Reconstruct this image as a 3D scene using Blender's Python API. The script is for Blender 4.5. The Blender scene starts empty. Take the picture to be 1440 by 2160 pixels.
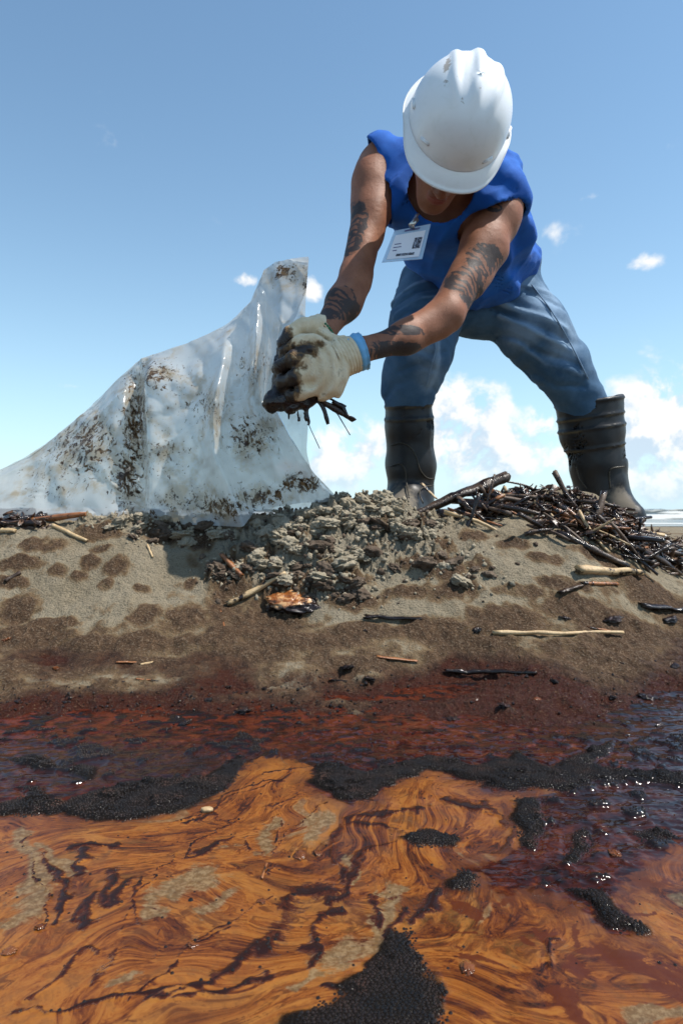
import bpy, bmesh, math, random
import numpy as np
from mathutils import Vector, Matrix

random.seed(11)
RNG = np.random.default_rng(11)
C = bpy.context.scene.collection
SC = bpy.context.scene
PI = math.pi

# ------------------------------------------------------------------ camera, light, exposure
H = 0.30                                   # height of the lens above the oily water
F = 1440.0                                 # focal length in photo pixels (24 mm on a 36 mm tall frame)
HOR = 1075.0                               # row of the horizon


def P(px, py, d):
    """a point seen at photo pixel (px, py), d metres in front of the lens"""
    return np.array([(px - 720) / F * d, d, H + (HOR - py) / F * d])


cam_d = bpy.data.cameras.new('camera')
cam = bpy.data.objects.new('camera', cam_d)
C.objects.link(cam)
cam.location = (0, 0, H)
cam.rotation_euler = (math.radians(90), 0, 0)
cam_d.sensor_fit = 'VERTICAL'
cam_d.sensor_height = 36
cam_d.lens = 24
cam_d.shift_y = -5 / 2160
cam_d.clip_start = 0.02
cam_d.clip_end = 20000
cam_d.dof.use_dof = True
cam_d.dof.focus_distance = 0.85
cam_d.dof.aperture_fstop = 16
SC.camera = cam

SUN_EL, SUN_AZ = math.radians(60), math.radians(99)     # azimuth clockwise from +Y (straight ahead)
SUN_DIR = np.array([math.sin(SUN_AZ) * math.cos(SUN_EL), math.cos(SUN_AZ) * math.cos(SUN_EL), math.sin(SUN_EL)])
sun_d = bpy.data.lights.new('sun', 'SUN')
sun_d.energy = 4.6
sun_d.angle = math.radians(0.5)
sun_d.color = (1.0, 0.95, 0.87)
sun = bpy.data.objects.new('sun', sun_d)
C.objects.link(sun)
sun.rotation_euler = Vector(SUN_DIR).to_track_quat('Z', 'Y').to_euler()

SC.view_settings.view_transform = 'Standard'
SC.view_settings.look = 'None'
SC.view_settings.exposure = 0.50
SC.view_settings.gamma = 1.0
SC.view_settings.use_curve_mapping = False
SC.cycles.max_bounces = 10
SC.cycles.transparent_max_bounces = 16


# ------------------------------------------------------------------ node helpers
def nd(nt, typ, ins=None, **props):
    n = nt.nodes.new('ShaderNode' + typ)
    for k, v in props.items():
        setattr(n, k, v)
    for k, v in (ins or {}).items():
        s = n.inputs[k]
        if isinstance(v, bpy.types.NodeSocket):
            nt.links.new(v, s)
        else:
            if s.type == 'RGBA' and len(v) == 3:
                v = (*v, 1)
            s.default_value = v
    return n


def mth(nt, op, a, b=0.0, c=0.0, clamp=False):
    n = nd(nt, 'Math', {0: a, 1: b, 2: c}, operation=op)
    n.use_clamp = clamp
    return n.outputs[0]


def sstep(nt, x, lo, hi, a=0.0, b=1.0):
    n = nd(nt, 'MapRange', {'Value': x, 'From Min': lo, 'From Max': hi, 'To Min': a, 'To Max': b}, interpolation_type='SMOOTHSTEP')
    return n.outputs[0]


def mixc(nt, f, a, b, blend='MIX'):
    n = nd(nt, 'Mix', data_type='RGBA', blend_type=blend)
    for k, v in ((0, f), (6, a), (7, b)):
        s = n.inputs[k]
        if isinstance(v, bpy.types.NodeSocket):
            nt.links.new(v, s)
        else:
            s.default_value = (*v, 1) if isinstance(v, (tuple, list)) and len(v) == 3 else v
    return n.outputs[2]


def noise(nt, vec, scale, detail=4, rough=0.55, dist=0.0):
    n = nd(nt, 'TexNoise', {'Scale': scale, 'Detail': detail, 'Roughness': rough, 'Distortion': dist})
    if vec is not None:
        nt.links.new(vec, n.inputs['Vector'])
    return n.outputs['Fac']


def ramp(nt, f, stops, interp='LINEAR'):
    n = nd(nt, 'ValToRGB', {'Fac': f})
    cr = n.color_ramp
    cr.interpolation = interp
    while len(cr.elements) < len(stops):
        cr.elements.new(0.5)
    for e, (p, c) in zip(cr.elements, stops):
        e.position = p
        e.color = (*c, 1) if len(c) == 3 else c
    return n.outputs[0]


def attr(nt, name, vec=False):
    n = nd(nt, 'Attribute', attribute_name=name)
    return n.outputs['Vector'] if vec else n.outputs['Fac']


def bump(nt, h, strength, dist, normal=None):
    n = nd(nt, 'Bump', {'Height': h, 'Strength': strength, 'Distance': dist})
    if normal is not None:
        nt.links.new(normal, n.inputs['Normal'])
    return n.outputs[0]


def new_mat(name):
    m = bpy.data.materials.new(name)
    m.use_nodes = True
    nt = m.node_tree
    nt.nodes.clear()
    o = nt.nodes.new('ShaderNodeOutputMaterial')
    return m, nt, o


def pbsdf(nt, o, **ins):
    b = nd(nt, 'BsdfPrincipled', {k.replace('_', ' '): v for k, v in ins.items()})
    if o is not None:
        nt.links.new(b.outputs[0], o.inputs['Surface'])
    return b


# ------------------------------------------------------------------ world: sky with cumulus
w = bpy.data.worlds.new('World')
SC.world = w
w.use_nodes = True
wt = w.node_tree
wt.nodes.clear()
wo = wt.nodes.new('ShaderNodeOutputWorld')
sky = nd(wt, 'TexSky', sky_type='NISHITA', sun_disc=False)
sky.sun_elevation = SUN_EL
sky.sun_rotation = SUN_AZ
sky.altitude = 0
sky.air_density = 1.0
sky.dust_density = 0.25
sky.ozone_density = 1.0
SKY_STRENGTH = 0.115
tc = nd(wt, 'TexCoord').outputs['Generated']
sp = nd(wt, 'SeparateXYZ', {0: tc})
az = mth(wt, 'ARCTAN2', sp.outputs[0], sp.outputs[1])
el = mth(wt, 'ARCSINE', sp.outputs[2])


def px_angles(px, py):
    u, v = (px - 720) / F, (HOR - py) / F
    a = math.atan(u)
    return a, math.atan(v * math.cos(a))


def cloud_density(vec_off):
    vec = nd(wt, 'VectorMath', {0: tc, 1: vec_off}, operation='ADD').outputs[0]
    n1 = noise(wt, vec, 12.0, 9, 0.60, 0.25)
    return n1


# puffs: pixel centre, half width, half height, weight
PUFFS = [(950, 900, 130, 90, 1.05), (1030, 950, 130, 85, .9), (900, 870, 55, 45, .9), (1150, 880, 45, 48, .95), (1180, 960, 120, 60, .6),
         (1400, 905, 120, 105, 1.05), (1440, 835, 90, 60, 1.0), (1380, 990, 130, 60, .8), (760, 930, 120, 62, .72), (700, 985, 140, 55, .68),
         (520, 592, 42, 18, .62), (655, 605, 45, 34, .72), (1352, 552, 46, 22, .52), (1150, 488, 40, 20, .30), (1225, 690, 35, 22, .36), (1237, 415, 32, 12, .38),
         (140, 815, 55, 10, .4), (1100, 1010, 480, 40, .42)]


def build_puffs(daz, de):
    best = None
    for (px, py, rx, ry, wgt) in PUFFS:
        a, e = px_angles(px, py)
        dx = mth(wt, 'MULTIPLY', mth(wt, 'SUBTRACT', az, a - daz), F / rx)
        dy = mth(wt, 'MULTIPLY', mth(wt, 'SUBTRACT', el, e - de), F / ry)
        r2 = mth(wt, 'ADD', mth(wt, 'MULTIPLY', dx, dx), mth(wt, 'MULTIPLY', dy, dy))
        g = mth(wt, 'MULTIPLY', mth(wt, 'EXPONENT', mth(wt, 'MULTIPLY', r2, -0.75)), wgt)
        best = g if best is None else mth(wt, 'SMOOTH_MAX', best, g, 0.25)
    return best


# elsewhere along the horizon the same kind of low cumulus goes on
side = sstep(wt, mth(wt, 'ABSOLUTE', az), 0.55, 0.75)
band = mth(wt, 'MULTIPLY', mth(wt, 'EXPONENT', mth(wt, 'MULTIPLY', mth(wt, 'POWER', mth(wt, 'DIVIDE', mth(wt, 'SUBTRACT', el, 0.08), 0.10), 2.0), -1.0)), side)


def density(off, daz, de):
    n1 = cloud_density(off)
    b = mth(wt, 'ADD', build_puffs(daz, de), mth(wt, 'MULTIPLY', band, 0.42))
    return mth(wt, 'ADD', mth(wt, 'MULTIPLY', b, 0.72), mth(wt, 'MULTIPLY', mth(wt, 'MULTIPLY', mth(wt, 'SUBTRACT', n1, 0.5), mth(wt, 'ADD', mth(wt, 'MULTIPLY', b, 1.8), 0.30)), 1.35))


d0 = density((0, 0, 0), 0, 0)
d1 = density((0.018, 0.0, 0.022), 0.018, 0.022)
cov = sstep(wt, d0, 0.25, 0.50)
lit = sstep(wt, mth(wt, 'SUBTRACT', d0, d1), -0.20, 0.16)
lowfade = sstep(wt, el, -0.005, 0.10, 0.55, 1.0)
cov = mth(wt, 'MULTIPLY', mth(wt, 'MULTIPLY', cov, lowfade), 0.96)
ccol = mixc(wt, lit, (4.0, 4.9, 5.8), (6.5, 6.5, 6.45))
hz = mth(wt, 'MULTIPLY', mth(wt, 'EXPONENT', mth(wt, 'MULTIPLY', mth(wt, 'MAXIMUM', el, 0.0), -6.5)), 0.88)      # pale sea haze low down
skyt = mixc(wt, 1.0, sky.outputs[0], (1.02, 1.17, 1.13), 'MULTIPLY')
skyb = mixc(wt, hz, skyt, (4.0, 5.5, 6.5))
skyc = mixc(wt, cov, skyb, ccol)
bg = nd(wt, 'Background', {'Color': skyc, 'Strength': SKY_STRENGTH})
wt.links.new(bg.outputs[0], wo.inputs[0])


# ------------------------------------------------------------------ numpy noise
_T3 = RNG.random((64, 64, 64)).astype(np.float32)


def vnoise(x, y, z):
    xi, yi, zi = np.floor(x).astype(np.int32), np.floor(y).astype(np.int32), np.floor(z).astype(np.int32)
    fx, fy, fz = (x - xi).astype(np.float32), (y - yi).astype(np.float32), (z - zi).astype(np.float32)
    fx, fy, fz = [f * f * f * (f * (f * 6 - 15) + 10) for f in (fx, fy, fz)]
    x0, y0, z0 = xi & 63, yi & 63, zi & 63
    x1, y1, z1 = (xi + 1) & 63, (yi + 1) & 63, (zi + 1) & 63
    a = _T3[x0, y0, z0] * (1 - fx) + _T3[x1, y0, z0] * fx
    b = _T3[x0, y1, z0] * (1 - fx) + _T3[x1, y1, z0] * fx
    c = _T3[x0, y0, z1] * (1 - fx) + _T3[x1, y0, z1] * fx
    d = _T3[x0, y1, z1] * (1 - fx) + _T3[x1, y1, z1] * fx
    a = a * (1 - fy) + b * fy
    c = c * (1 - fy) + d * fy
    return (a * (1 - fz) + c * fz) * 2 - 1


def fbm(x, y, z, octv=4, gain=0.5, lac=2.03):
    s, a, f = 0, 1.0, 1.0
    for i in range(octv):
        s = s + a * vnoise(x * f + 17.3 * i, y * f + 5.1 * i, z * f + 9.7 * i)
        a *= gain
        f *= lac
    return s


def billow(x, y, z, octv=4, gain=0.55):
    s, a, f = 0, 1.0, 1.0
    for i in range(octv):
        s = s + a * (1 - 2 * np.abs(vnoise(x * f + 7.3 * i, y * f + 3.1 * i, z * f + 1.7 * i)))
        a *= gain
        f *= 2.05
    return s


_J2 = RNG.random((64, 64, 2)).astype(np.float32)


def worley2(x, y):
    xi, yi = np.floor(x).astype(np.int32), np.floor(y).astype(np.int32)
    best = np.full(x.shape, 9.0, np.float32)
    for i in (-1, 0, 1):
        for j in (-1, 0, 1):
            c = _J2[(xi + i) & 63, (yi + j) & 63]
            dx, dy = xi + i + c[..., 0] - x, yi + j + c[..., 1] - y
            best = np.minimum(best, dx * dx + dy * dy)
    return np.sqrt(best)


def smooth(x, lo, hi):
    t = np.clip((x - lo) / (hi - lo), 0, 1)
    return t * t * (3 - 2 * t)


# ------------------------------------------------------------------ object helpers
def np_mesh(name, V, Fc, smooth_shade=True):
    V = np.asarray(V, np.float32)
    me = bpy.data.meshes.new(name)
    faces = Fc if isinstance(Fc, list) else [Fc]
    faces = [np.asarray(f, np.int32) for f in faces if len(f)]
    nl = sum(f.size for f in faces)
    npol = sum(len(f) for f in faces)
    me.vertices.add(len(V))
    me.vertices.foreach_set('co', V.ravel())
    me.loops.add(nl)
    me.loops.foreach_set('vertex_index', np.concatenate([f.ravel() for f in faces]))
    me.polygons.add(npol)
    tot = np.concatenate([np.full(len(f), f.shape[1], np.int32) for f in faces])
    st = np.concatenate([[0], np.cumsum(tot)[:-1]]).astype(np.int32)
    me.polygons.foreach_set('loop_start', st)
    me.polygons.foreach_set('loop_total', tot)
    me.polygons.foreach_set('use_smooth', np.full(npol, smooth_shade, bool))
    me.update(calc_edges=True)
    me.validate()
    return me


def set_attr(me, name, arr):
    a = me.attributes.new(name, 'FLOAT', 'POINT')
    a.data.foreach_set('value', np.ascontiguousarray(arr, np.float32).ravel())


def obj(name, me, m, parent=None):
    o = bpy.data.objects.new(name, me)
    C.objects.link(o)
    if m is not None and me is not None and len(me.materials) == 0:
        me.materials.append(m)
    if parent is not None:
        o.parent = parent
        o.matrix_parent_inverse = Matrix.Identity(4)
    return o


def tag(o, label, cat, group=None):
    o['label'] = label
    o['category'] = cat
    if group:
        o['group'] = group
    return o


def empty(name, loc):
    o = bpy.data.objects.new(name, None)
    C.objects.link(o)
    o.location = loc
    o.empty_display_size = 0.05
    return o


def thing(name, label, cat, loc, group=None):
    return tag(empty(name, loc), label, cat, group)


def grid_faces(nr, nc, wrap=False):
    r = np.arange(nr - 1)[:, None]
    c = np.arange(nc if wrap else nc - 1)[None, :]
    c2 = (c + 1) % nc
    a = r * nc + c
    b = r * nc + c2
    return np.stack([a, b, b + nc, a + nc], -1).reshape(-1, 4)


def frame_from(d):
    d = np.asarray(d, float)
    d = d / (np.linalg.norm(d) + 1e-12)
    up = np.array([0, 0, 1.0]) if abs(d[2]) < 0.9 else np.array([1.0, 0, 0])
    u = np.cross(up, d)
    u /= np.linalg.norm(u)
    return d, u, np.cross(d, u)


def resample(pts, n):
    pts = np.asarray(pts, float)
    L = np.concatenate([[0], np.cumsum(np.linalg.norm(np.diff(pts[:, :3], axis=0), axis=1))])
    t = np.linspace(0, L[-1], n)
    return np.stack([np.interp(t, L, pts[:, k]) for k in range(pts.shape[1])], 1)


def tube(pts, rad, n=10, rough=0.0, seed=0, cap='flat', flat=1.0, knots=0):
    """a tube mesh through pts (k,3); rad scalar or per point; ragged ends"""
    pts = np.asarray(pts, float)
    k = len(pts)
    rad = np.full(k, rad) if np.isscalar(rad) else np.asarray(rad, float)
    V = []
    for i in range(k):
        d = pts[min(i + 1, k - 1)] - pts[max(i - 1, 0)]
        d, u, v = frame_from(d)
        a = np.arange(n) / n * 2 * PI
        rr = rad[i] * (1 + rough * fbm(np.cos(a) * 1.3 + seed * 3.1, np.sin(a) * 1.3 + seed, np.full(n, i * 0.45 + seed), 2))
        if knots and i % knots == knots // 2:
            rr = rr * 1.13
        ring = pts[i] + np.outer(rr * np.cos(a), u) + np.outer(rr * np.sin(a) * flat, v)
        if rough and i in (0, k - 1):
            ring = ring + np.outer(rad[i] * 0.9 * rough * 2.2 * fbm(np.cos(a) * 2 + seed, np.sin(a) * 2, a * 0 + seed, 2), d)
        V.append(ring)
    V = np.concatenate(V)
    Fq = grid_faces(k, n, True)
    c0, c1 = len(V), len(V) + 1
    e0 = pts[0] + (pts[1] - pts[0]) / np.linalg.norm(pts[1] - pts[0]) * (0.3 * rad[0] if cap == 'flat' else -rad[0] * .6)
    e1 = pts[-1] + (pts[-2] - pts[-1]) / np.linalg.norm(pts[-2] - pts[-1]) * (0.3 * rad[-1] if cap == 'flat' else -rad[-1] * .6)
    V = np.concatenate([V, [e0, e1]])
    j = np.arange(n)
    t0 = np.stack([np.full(n, c0), (j + 1) % n, j], 1)
    b = (k - 1) * n
    t1 = np.stack([np.full(n, c1), b + j, b + (j + 1) % n], 1)
    return V, [Fq, np.concatenate([t0, t1])]


def merge(parts):
    """join (V, faces) pieces that make up one body"""
    Vs, q, t, o = [], [], [], 0
    for V, fl in parts:
        for f in (fl if isinstance(fl, list) else [fl]):
            f = np.asarray(f)
            if len(f):
                (q if f.shape[1] == 4 else t).append(f + o)
        Vs.append(V)
        o += len(V)
    out = []
    if q:
        out.append(np.concatenate(q))
    if t:
        out.append(np.concatenate(t))
    return np.concatenate(Vs), out


# ------------------------------------------------------------------ signed-distance modelling (smooth bodies)
class SDF:
    def __init__(self, lo, hi, h):
        self.lo, self.h = np.asarray(lo, float), h
        self.n = np.ceil((np.asarray(hi) - lo) / h).astype(int) + 1
        self.v = np.full(self.n, 1.0, np.float32)

    def sub(self, lo, hi):
        a = np.clip(np.floor((lo - self.lo) / self.h).astype(int), 0, self.n - 1)
        b = np.clip(np.ceil((hi - self.lo) / self.h).astype(int) + 1, 1, self.n)
        ax = [(self.lo[k] + np.arange(a[k], b[k]) * self.h).astype(np.float32) for k in range(3)]
        X, Y, Z = np.meshgrid(*ax, indexing='ij')
        return tuple(slice(a[k], b[k]) for k in range(3)), (X, Y, Z)

    def put(self, fn, lo, hi, k, mode='u'):
        m = k + 3 * self.h
        sl, X = self.sub(np.asarray(lo) - m, np.asarray(hi) + m)
        if min(X[0].shape) == 0:
            return
        d = fn(*X).astype(np.float32)
        a = self.v[sl]
        if mode == 'u':
            hh = np.maximum(k - np.abs(a - d), 0) / max(k, 1e-6)
            self.v[sl] = np.minimum(a, d) - hh * hh * k * 0.25
        else:
            hh = np.maximum(k - np.abs(a + d), 0) / max(k, 1e-6)
            self.v[sl] = np.maximum(a, -d) + hh * hh * k * 0.25

    def cap(self, a, b, r1, r2, k=0.02, mode='u', clip=None):
        a, b = np.asarray(a, float), np.asarray(b, float)
        ba = b - a
        L2 = ba @ ba + 1e-12

        def fn(X, Y, Z):
            t = np.clip(((X - a[0]) * ba[0] + (Y - a[1]) * ba[1] + (Z - a[2]) * ba[2]) / L2, 0, 1)
            d = np.sqrt((X - a[0] - t * ba[0]) ** 2 + (Y - a[1] - t * ba[1]) ** 2 + (Z - a[2] - t * ba[2]) ** 2) - (r1 + (r2 - r1) * t)
            if clip is not None:
                d = np.maximum(d, (X - clip[0][0]) * clip[1][0] + (Y - clip[0][1]) * clip[1][1] + (Z - clip[0][2]) * clip[1][2])
            return d
        R = max(r1, r2)
        self.put(fn, np.minimum(a, b) - R, np.maximum(a, b) + R, k, mode)

    def chain(self, pts, rad, k=0.02, mode='u'):
        for i in range(len(pts) - 1):
            self.cap(pts[i], pts[i + 1], rad[i], rad[i + 1], k, mode)

    def ecap(self, a, b, r1, r2, udir, k=0.02, mode='u', clip=None):
        """capsule of elliptic section; r1, r2 = (along udir, across)"""
        a, b = np.asarray(a, float), np.asarray(b, float)
        ba = b - a
        L = np.linalg.norm(ba) + 1e-9
        w_ = ba / L
        u = np.asarray(udir, float) - w_ * (np.asarray(udir, float) @ w_)
        u /= np.linalg.norm(u)
        v = np.cross(w_, u)

        def fn(X, Y, Z):
            x, y, z = X - a[0], Y - a[1], Z - a[2]
            s = x * w_[0] + y * w_[1] + z * w_[2]
            t = np.clip(s / L, 0, 1)
            pu = x * u[0] + y * u[1] + z * u[2]
            pv = x * v[0] + y * v[1] + z * v[2]
            ru, rv = r1[0] + (r2[0] - r1[0]) * t, r1[1] + (r2[1] - r1[1]) * t
            ov = s - t * L
            rm = np.minimum(ru, rv)
            d = (np.sqrt((pu / ru) ** 2 + (pv / rv) ** 2 + (ov / rm) ** 2) - 1) * rm
            if clip is not None:
                d = np.maximum(d, (X - clip[0][0]) * clip[1][0] + (Y - clip[0][1]) * clip[1][1] + (Z - clip[0][2]) * clip[1][2])
            return d
        R = max(r1 + r2)
        self.put(fn, np.minimum(a, b) - R, np.maximum(a, b) + R, k, mode)

    def ell(self, c, r, R=None, k=0.02, mode='u'):
        c, r = np.asarray(c, float), np.asarray(r, float)
        R = np.eye(3) if R is None else np.asarray(R)      # columns = local axes

        def fn(X, Y, Z):
            x, y, z = X - c[0], Y - c[1], Z - c[2]
            l = [(x * R[0, i] + y * R[1, i] + z * R[2, i]) / r[i] for i in range(3)]
            k0 = np.sqrt(l[0] ** 2 + l[1] ** 2 + l[2] ** 2)
            k1 = np.sqrt((l[0] / r[0]) ** 2 + (l[1] / r[1]) ** 2 + (l[2] / r[2]) ** 2) + 1e-6
            return k0 * (k0 - 1) / k1
        m = r.max()
        self.put(fn, c - m, c + m, k, mode)

    def displace(self, fn, band=0.03):
        idx = np.nonzero(np.abs(self.v) < band)
        p = [(self.lo[k] + idx[k] * self.h).astype(np.float32) for k in range(3)]
        self.v[idx] += fn(*p).astype(np.float32)

    def mesh(self, name):
        V, Fq = surface_nets(self.v, self.lo, self.h)
        return V, Fq


def surface_nets(v, lo, h):
    s = v < 0
    nx, ny, nz = v.shape
    cs = np.zeros((nx - 1, ny - 1, nz - 1), np.int8)
    cr = {}
    for i in (0, 1):
        for j in (0, 1):
            for k in (0, 1):
                cs += s[i:nx - 1 + i, j:ny - 1 + j, k:nz - 1 + k]
    act = (cs > 0) & (cs < 8)
    I, J, K = np.nonzero(act)
    pos = np.zeros((len(I), 3))
    cnt = np.zeros(len(I))
    corners = [(0, 0, 0), (1, 0, 0), (0, 1, 0), (1, 1, 0), (0, 0, 1), (1, 0, 1), (0, 1, 1), (1, 1, 1)]
    for a in range(8):
        for ax in range(3):
            if corners[a][ax]:
                continue
            ca = corners[a]
            cb = tuple(c + (1 if q == ax else 0) for q, c in enumerate(ca))
            va = v[I + ca[0], J + ca[1], K + ca[2]]
            vb = v[I + cb[0], J + cb[1], K + cb[2]]
            m = (va < 0) != (vb < 0)
            t = va / np.where(m, va - vb, 1)
            p = np.array(ca, float)[None, :].repeat(len(I), 0)
            p[:, ax] += t
            pos[m] += p[m]
            cnt[m] += 1
    pos /= cnt[:, None]
    V = (pos + np.stack([I, J, K], 1)) * h + lo
    idx = np.full(act.shape, -1, np.int64)
    idx[I, J, K] = np.arange(len(I))
    Fs = []
    for ax in range(3):
        sl0 = [slice(None)] * 3
        sl1 = [slice(None)] * 3
        sl0[ax], sl1[ax] = slice(0, -1), slice(1, None)
        a, b = s[tuple(sl0)], s[tuple(sl1)]
        o1, o2 = [q for q in range(3) if q != ax]
        m = a != b
        sh = [slice(None)] * 3
        mm = np.zeros_like(m)
        sh[o1], sh[o2] = slice(1, -1), slice(1, -1)
        mm[tuple(sh)] = m[tuple(sh)]
        Q = np.stack(np.nonzero(mm), 1)
        if len(Q) == 0:
            continue
        inside_first = a[tuple(Q.T)]
        e1, e2 = np.zeros(3, int), np.zeros(3, int)
        e1[o1], e2[o2] = 1, 1
        q = [Q - e1 - e2, Q - e2, Q, Q - e1]
        f = np.stack([idx[tuple(x.T)] for x in q], 1)
        flip = inside_first if ax != 1 else ~inside_first
        f[~flip] = f[~flip][:, ::-1]
        Fs.append(f)
    Fq = np.concatenate(Fs)
    Fq = Fq[(Fq >= 0).all(1)]
    return V, Fq
# ------------------------------------------------------------------ the beach
MAIN = np.array([[0.0, -.36], [.80, -.345], [.95, -.318], [1.03, -.295], [1.10, -.280], [1.2, -.258], [1.30, -.212], [1.36, -.165], [1.44, -.095],
                 [1.52, -.050], [1.60, -.026], [1.66, -.016], [1.80, -.020], [2.1, -.042], [2.6, -.06], [4, -.10], [10, -.25], [14, -.42], [30, -1.2], [9000, -3]])
RIGHT = np.array([[0.0, -.36], [.80, -.345], [1.0, -.320], [1.15, -.306], [1.27, -.298], [1.38, -.245], [1.5, -.195], [1.7, -.142], [2, -.118], [2.6, -.108],
                  [4, -.112], [10, -.25], [14, -.42], [30, -1.2], [9000, -3]])


def gb(x, y, cx, cy, sx, sy):
    return np.exp(-((x - cx) / sx) ** 2 - ((y - cy) / sy) ** 2)


def at(px, d):
    return (px - 720) / F * d


def ground_macro(x, y):
    yw = y + 0.05 * vnoise(x * 3.1 + 4, y * 1.7, x * 0) + 0.02 * vnoise(x * 9 + 1, y * 5, x * 0)
    m = np.interp(yw, MAIN[:, 0], MAIN[:, 1])
    r = np.interp(yw, RIGHT[:, 0], RIGHT[:, 1])
    k = smooth(x - .45 * (y - 1.5), .50, .80)
    z = m * (1 - k) + r * k
    z = z + .036 * gb(x, y, at(770, 1.56), 1.56, .13, .07) + .016 * gb(x, y, at(620, 1.53), 1.53, .09, .05)
    z = z + .010 * gb(x, y, at(270, 1.56), 1.56, .10, .05)
    z = z - .030 * gb(x, y, at(520, 1.36), 1.36, .09, .07)         # scooped hollow
    z = z - .018 * gb(x, y, at(620, 1.33), 1.33, .07, .05)
    z = z - .026 * gb(x, y, at(880, 1.13), 1.13, .24, .06) - .022 * gb(x, y, at(1005, 1.20), 1.20, .07, .05)
    z = z + .016 * gb(x, y, at(330, 1.33), 1.33, .16, .06)
    z = z + .072 * gb(x, y, at(1170, 1.78), 1.78, .19, .13)        # debris heap
    z = z + .016 * gb(x, y, at(865, 1.68), 1.68, .07, .05) + .022 * gb(x, y, at(1310, 1.95), 1.95, .09, .07)
    z = z + .020 * gb(x, y, at(1290, 1.62), 1.62, .12, .10)
    return H + z


def crumble_mask(x, y):
    """where the sand was dug up and lies in crumbs"""
    m = 1.05 * gb(x, y, at(770, 1.53), 1.53, .20, .085) + .95 * gb(x, y, at(590, 1.47), 1.47, .12, .085) + .9 * gb(x, y, at(300, 1.56), 1.55, .16, .040)
    m = m + .55 * gb(x, y, at(930, 1.44), 1.43, .16, .06) + .6 * gb(x, y, at(450, 1.53), 1.53, .10, .05)
    m = m + .75 * gb(x, y, at(680, 1.37), 1.37, .11, .04) + .5 * gb(x, y, at(480, 1.41), 1.41, .05, .05)
    return np.clip(m, 0, 1)


def ground_z(x, y):
    x = np.asarray(x, np.float32)
    y = np.asarray(y, np.float32)
    z = ground_macro(x, y)
    near = 1 - smooth(y, 2.6, 5.0)
    dry = smooth(z, .015, .07)
    o = np.zeros_like(x)
    z = z + near * dry * (.006 * fbm(x * 13, y * 13, o + 2, 3) + .0022 * fbm(x * 50, y * 50, o + 5, 3))
    z = z + (1 - dry) * near * (.0130 * fbm(x * 6.5 + 2, y * 5, o + 18, 2) + .0060 * fbm(x * 18, y * 24, o + 8, 4) + .0030 * billow(x * 55, y * 70, o + 9, 3) * smooth(z, -.03, .0) * (1 - smooth(z, .01, .03)))
    cm = crumble_mask(x, y)
    cm = smooth(cm + .35 * fbm(x * 22, y * 22, o + 3, 2), .28, .8)
    hs = lambda w_: np.sqrt(np.clip(.36 - w_ * w_, 0, 1))
    lump = .75 * hs(worley2(x * 26 + .2 * vnoise(x * 40, y * 40, o), y * 26)) + .38 * billow(x * 48, y * 48, o + 4, 4, .6) + .2 * hs(worley2(x * 110 + 3, y * 110)) + .22 * billow(x * 120, y * 120, o + 14, 3, .6)
    z = z + cm * (.030 * lump - .008 + .006 * fbm(x * 60, y * 60, o + 6, 4))
    # soft rain-pitted lumps on the smooth face
    w1 = np.maximum(0, .42 - worley2(x * 15 + 3, y * 20 + 7)) * smooth(vnoise(x * 7, y * 7, o + 33), -.15, .4)
    z = z + dry * near * (1 - cm) * .016 * w1
    # wind-streaked slope on the right of the mound
    st = fbm(x * 30 + y * 22, x * 4 - y * 5, o + 44, 3)
    z = z + near * dry * .0035 * st * smooth(x, .10, .25) * (1 - smooth(x, .6, .75))
    # ripples on the flat wet patch at the right
    rp = gb(x, y, at(1190, 1.20), 1.20, .16, .05)
    z = z + .0016 * rp * np.sin((x * .55 + y * 1.0) * 170)
    return z


_D = np.concatenate([np.arange(.35, 2.6, .004), np.arange(2.6, 12, .02)])


def ground_hit(px, py, water=True):
    x = (px - 720) / F * _D
    zr = H + (HOR - py) / F * _D
    g = ground_z(x, _D)
    if water:
        g = np.maximum(g, 0.0)
    hit = (zr <= g) & (_D < 2.3)
    i = np.argmax(hit) if hit.any() else int(np.argmin(np.where((_D > 1.45) & (_D < 1.9), zr - g, 9)))
    return np.array([x[i], _D[i], g[i]])


def axis(lo, hi, step, far, growth=1.16):
    a = list(np.arange(lo, hi + 1e-6, step))
    s, v = step, a[-1]
    while v < far[1]:
        s *= growth
        v += s
        a.append(v)
    s, v, b = step, a[0], []
    while v > far[0]:
        s *= growth
        v -= s
        b.append(v)
    return np.array(b[::-1] + a)


gx = axis(-.95, 1.05, .0028, (-3000, 3000))
gy = np.concatenate([np.arange(.10, .95, .03), axis(.96, 1.86, .0026, (.95, 6000), 1.10)[1:]])
gy = np.unique(np.round(gy, 5))
GX, GY = np.meshgrid(gx, gy)
GZ = ground_z(GX, GY)

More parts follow.
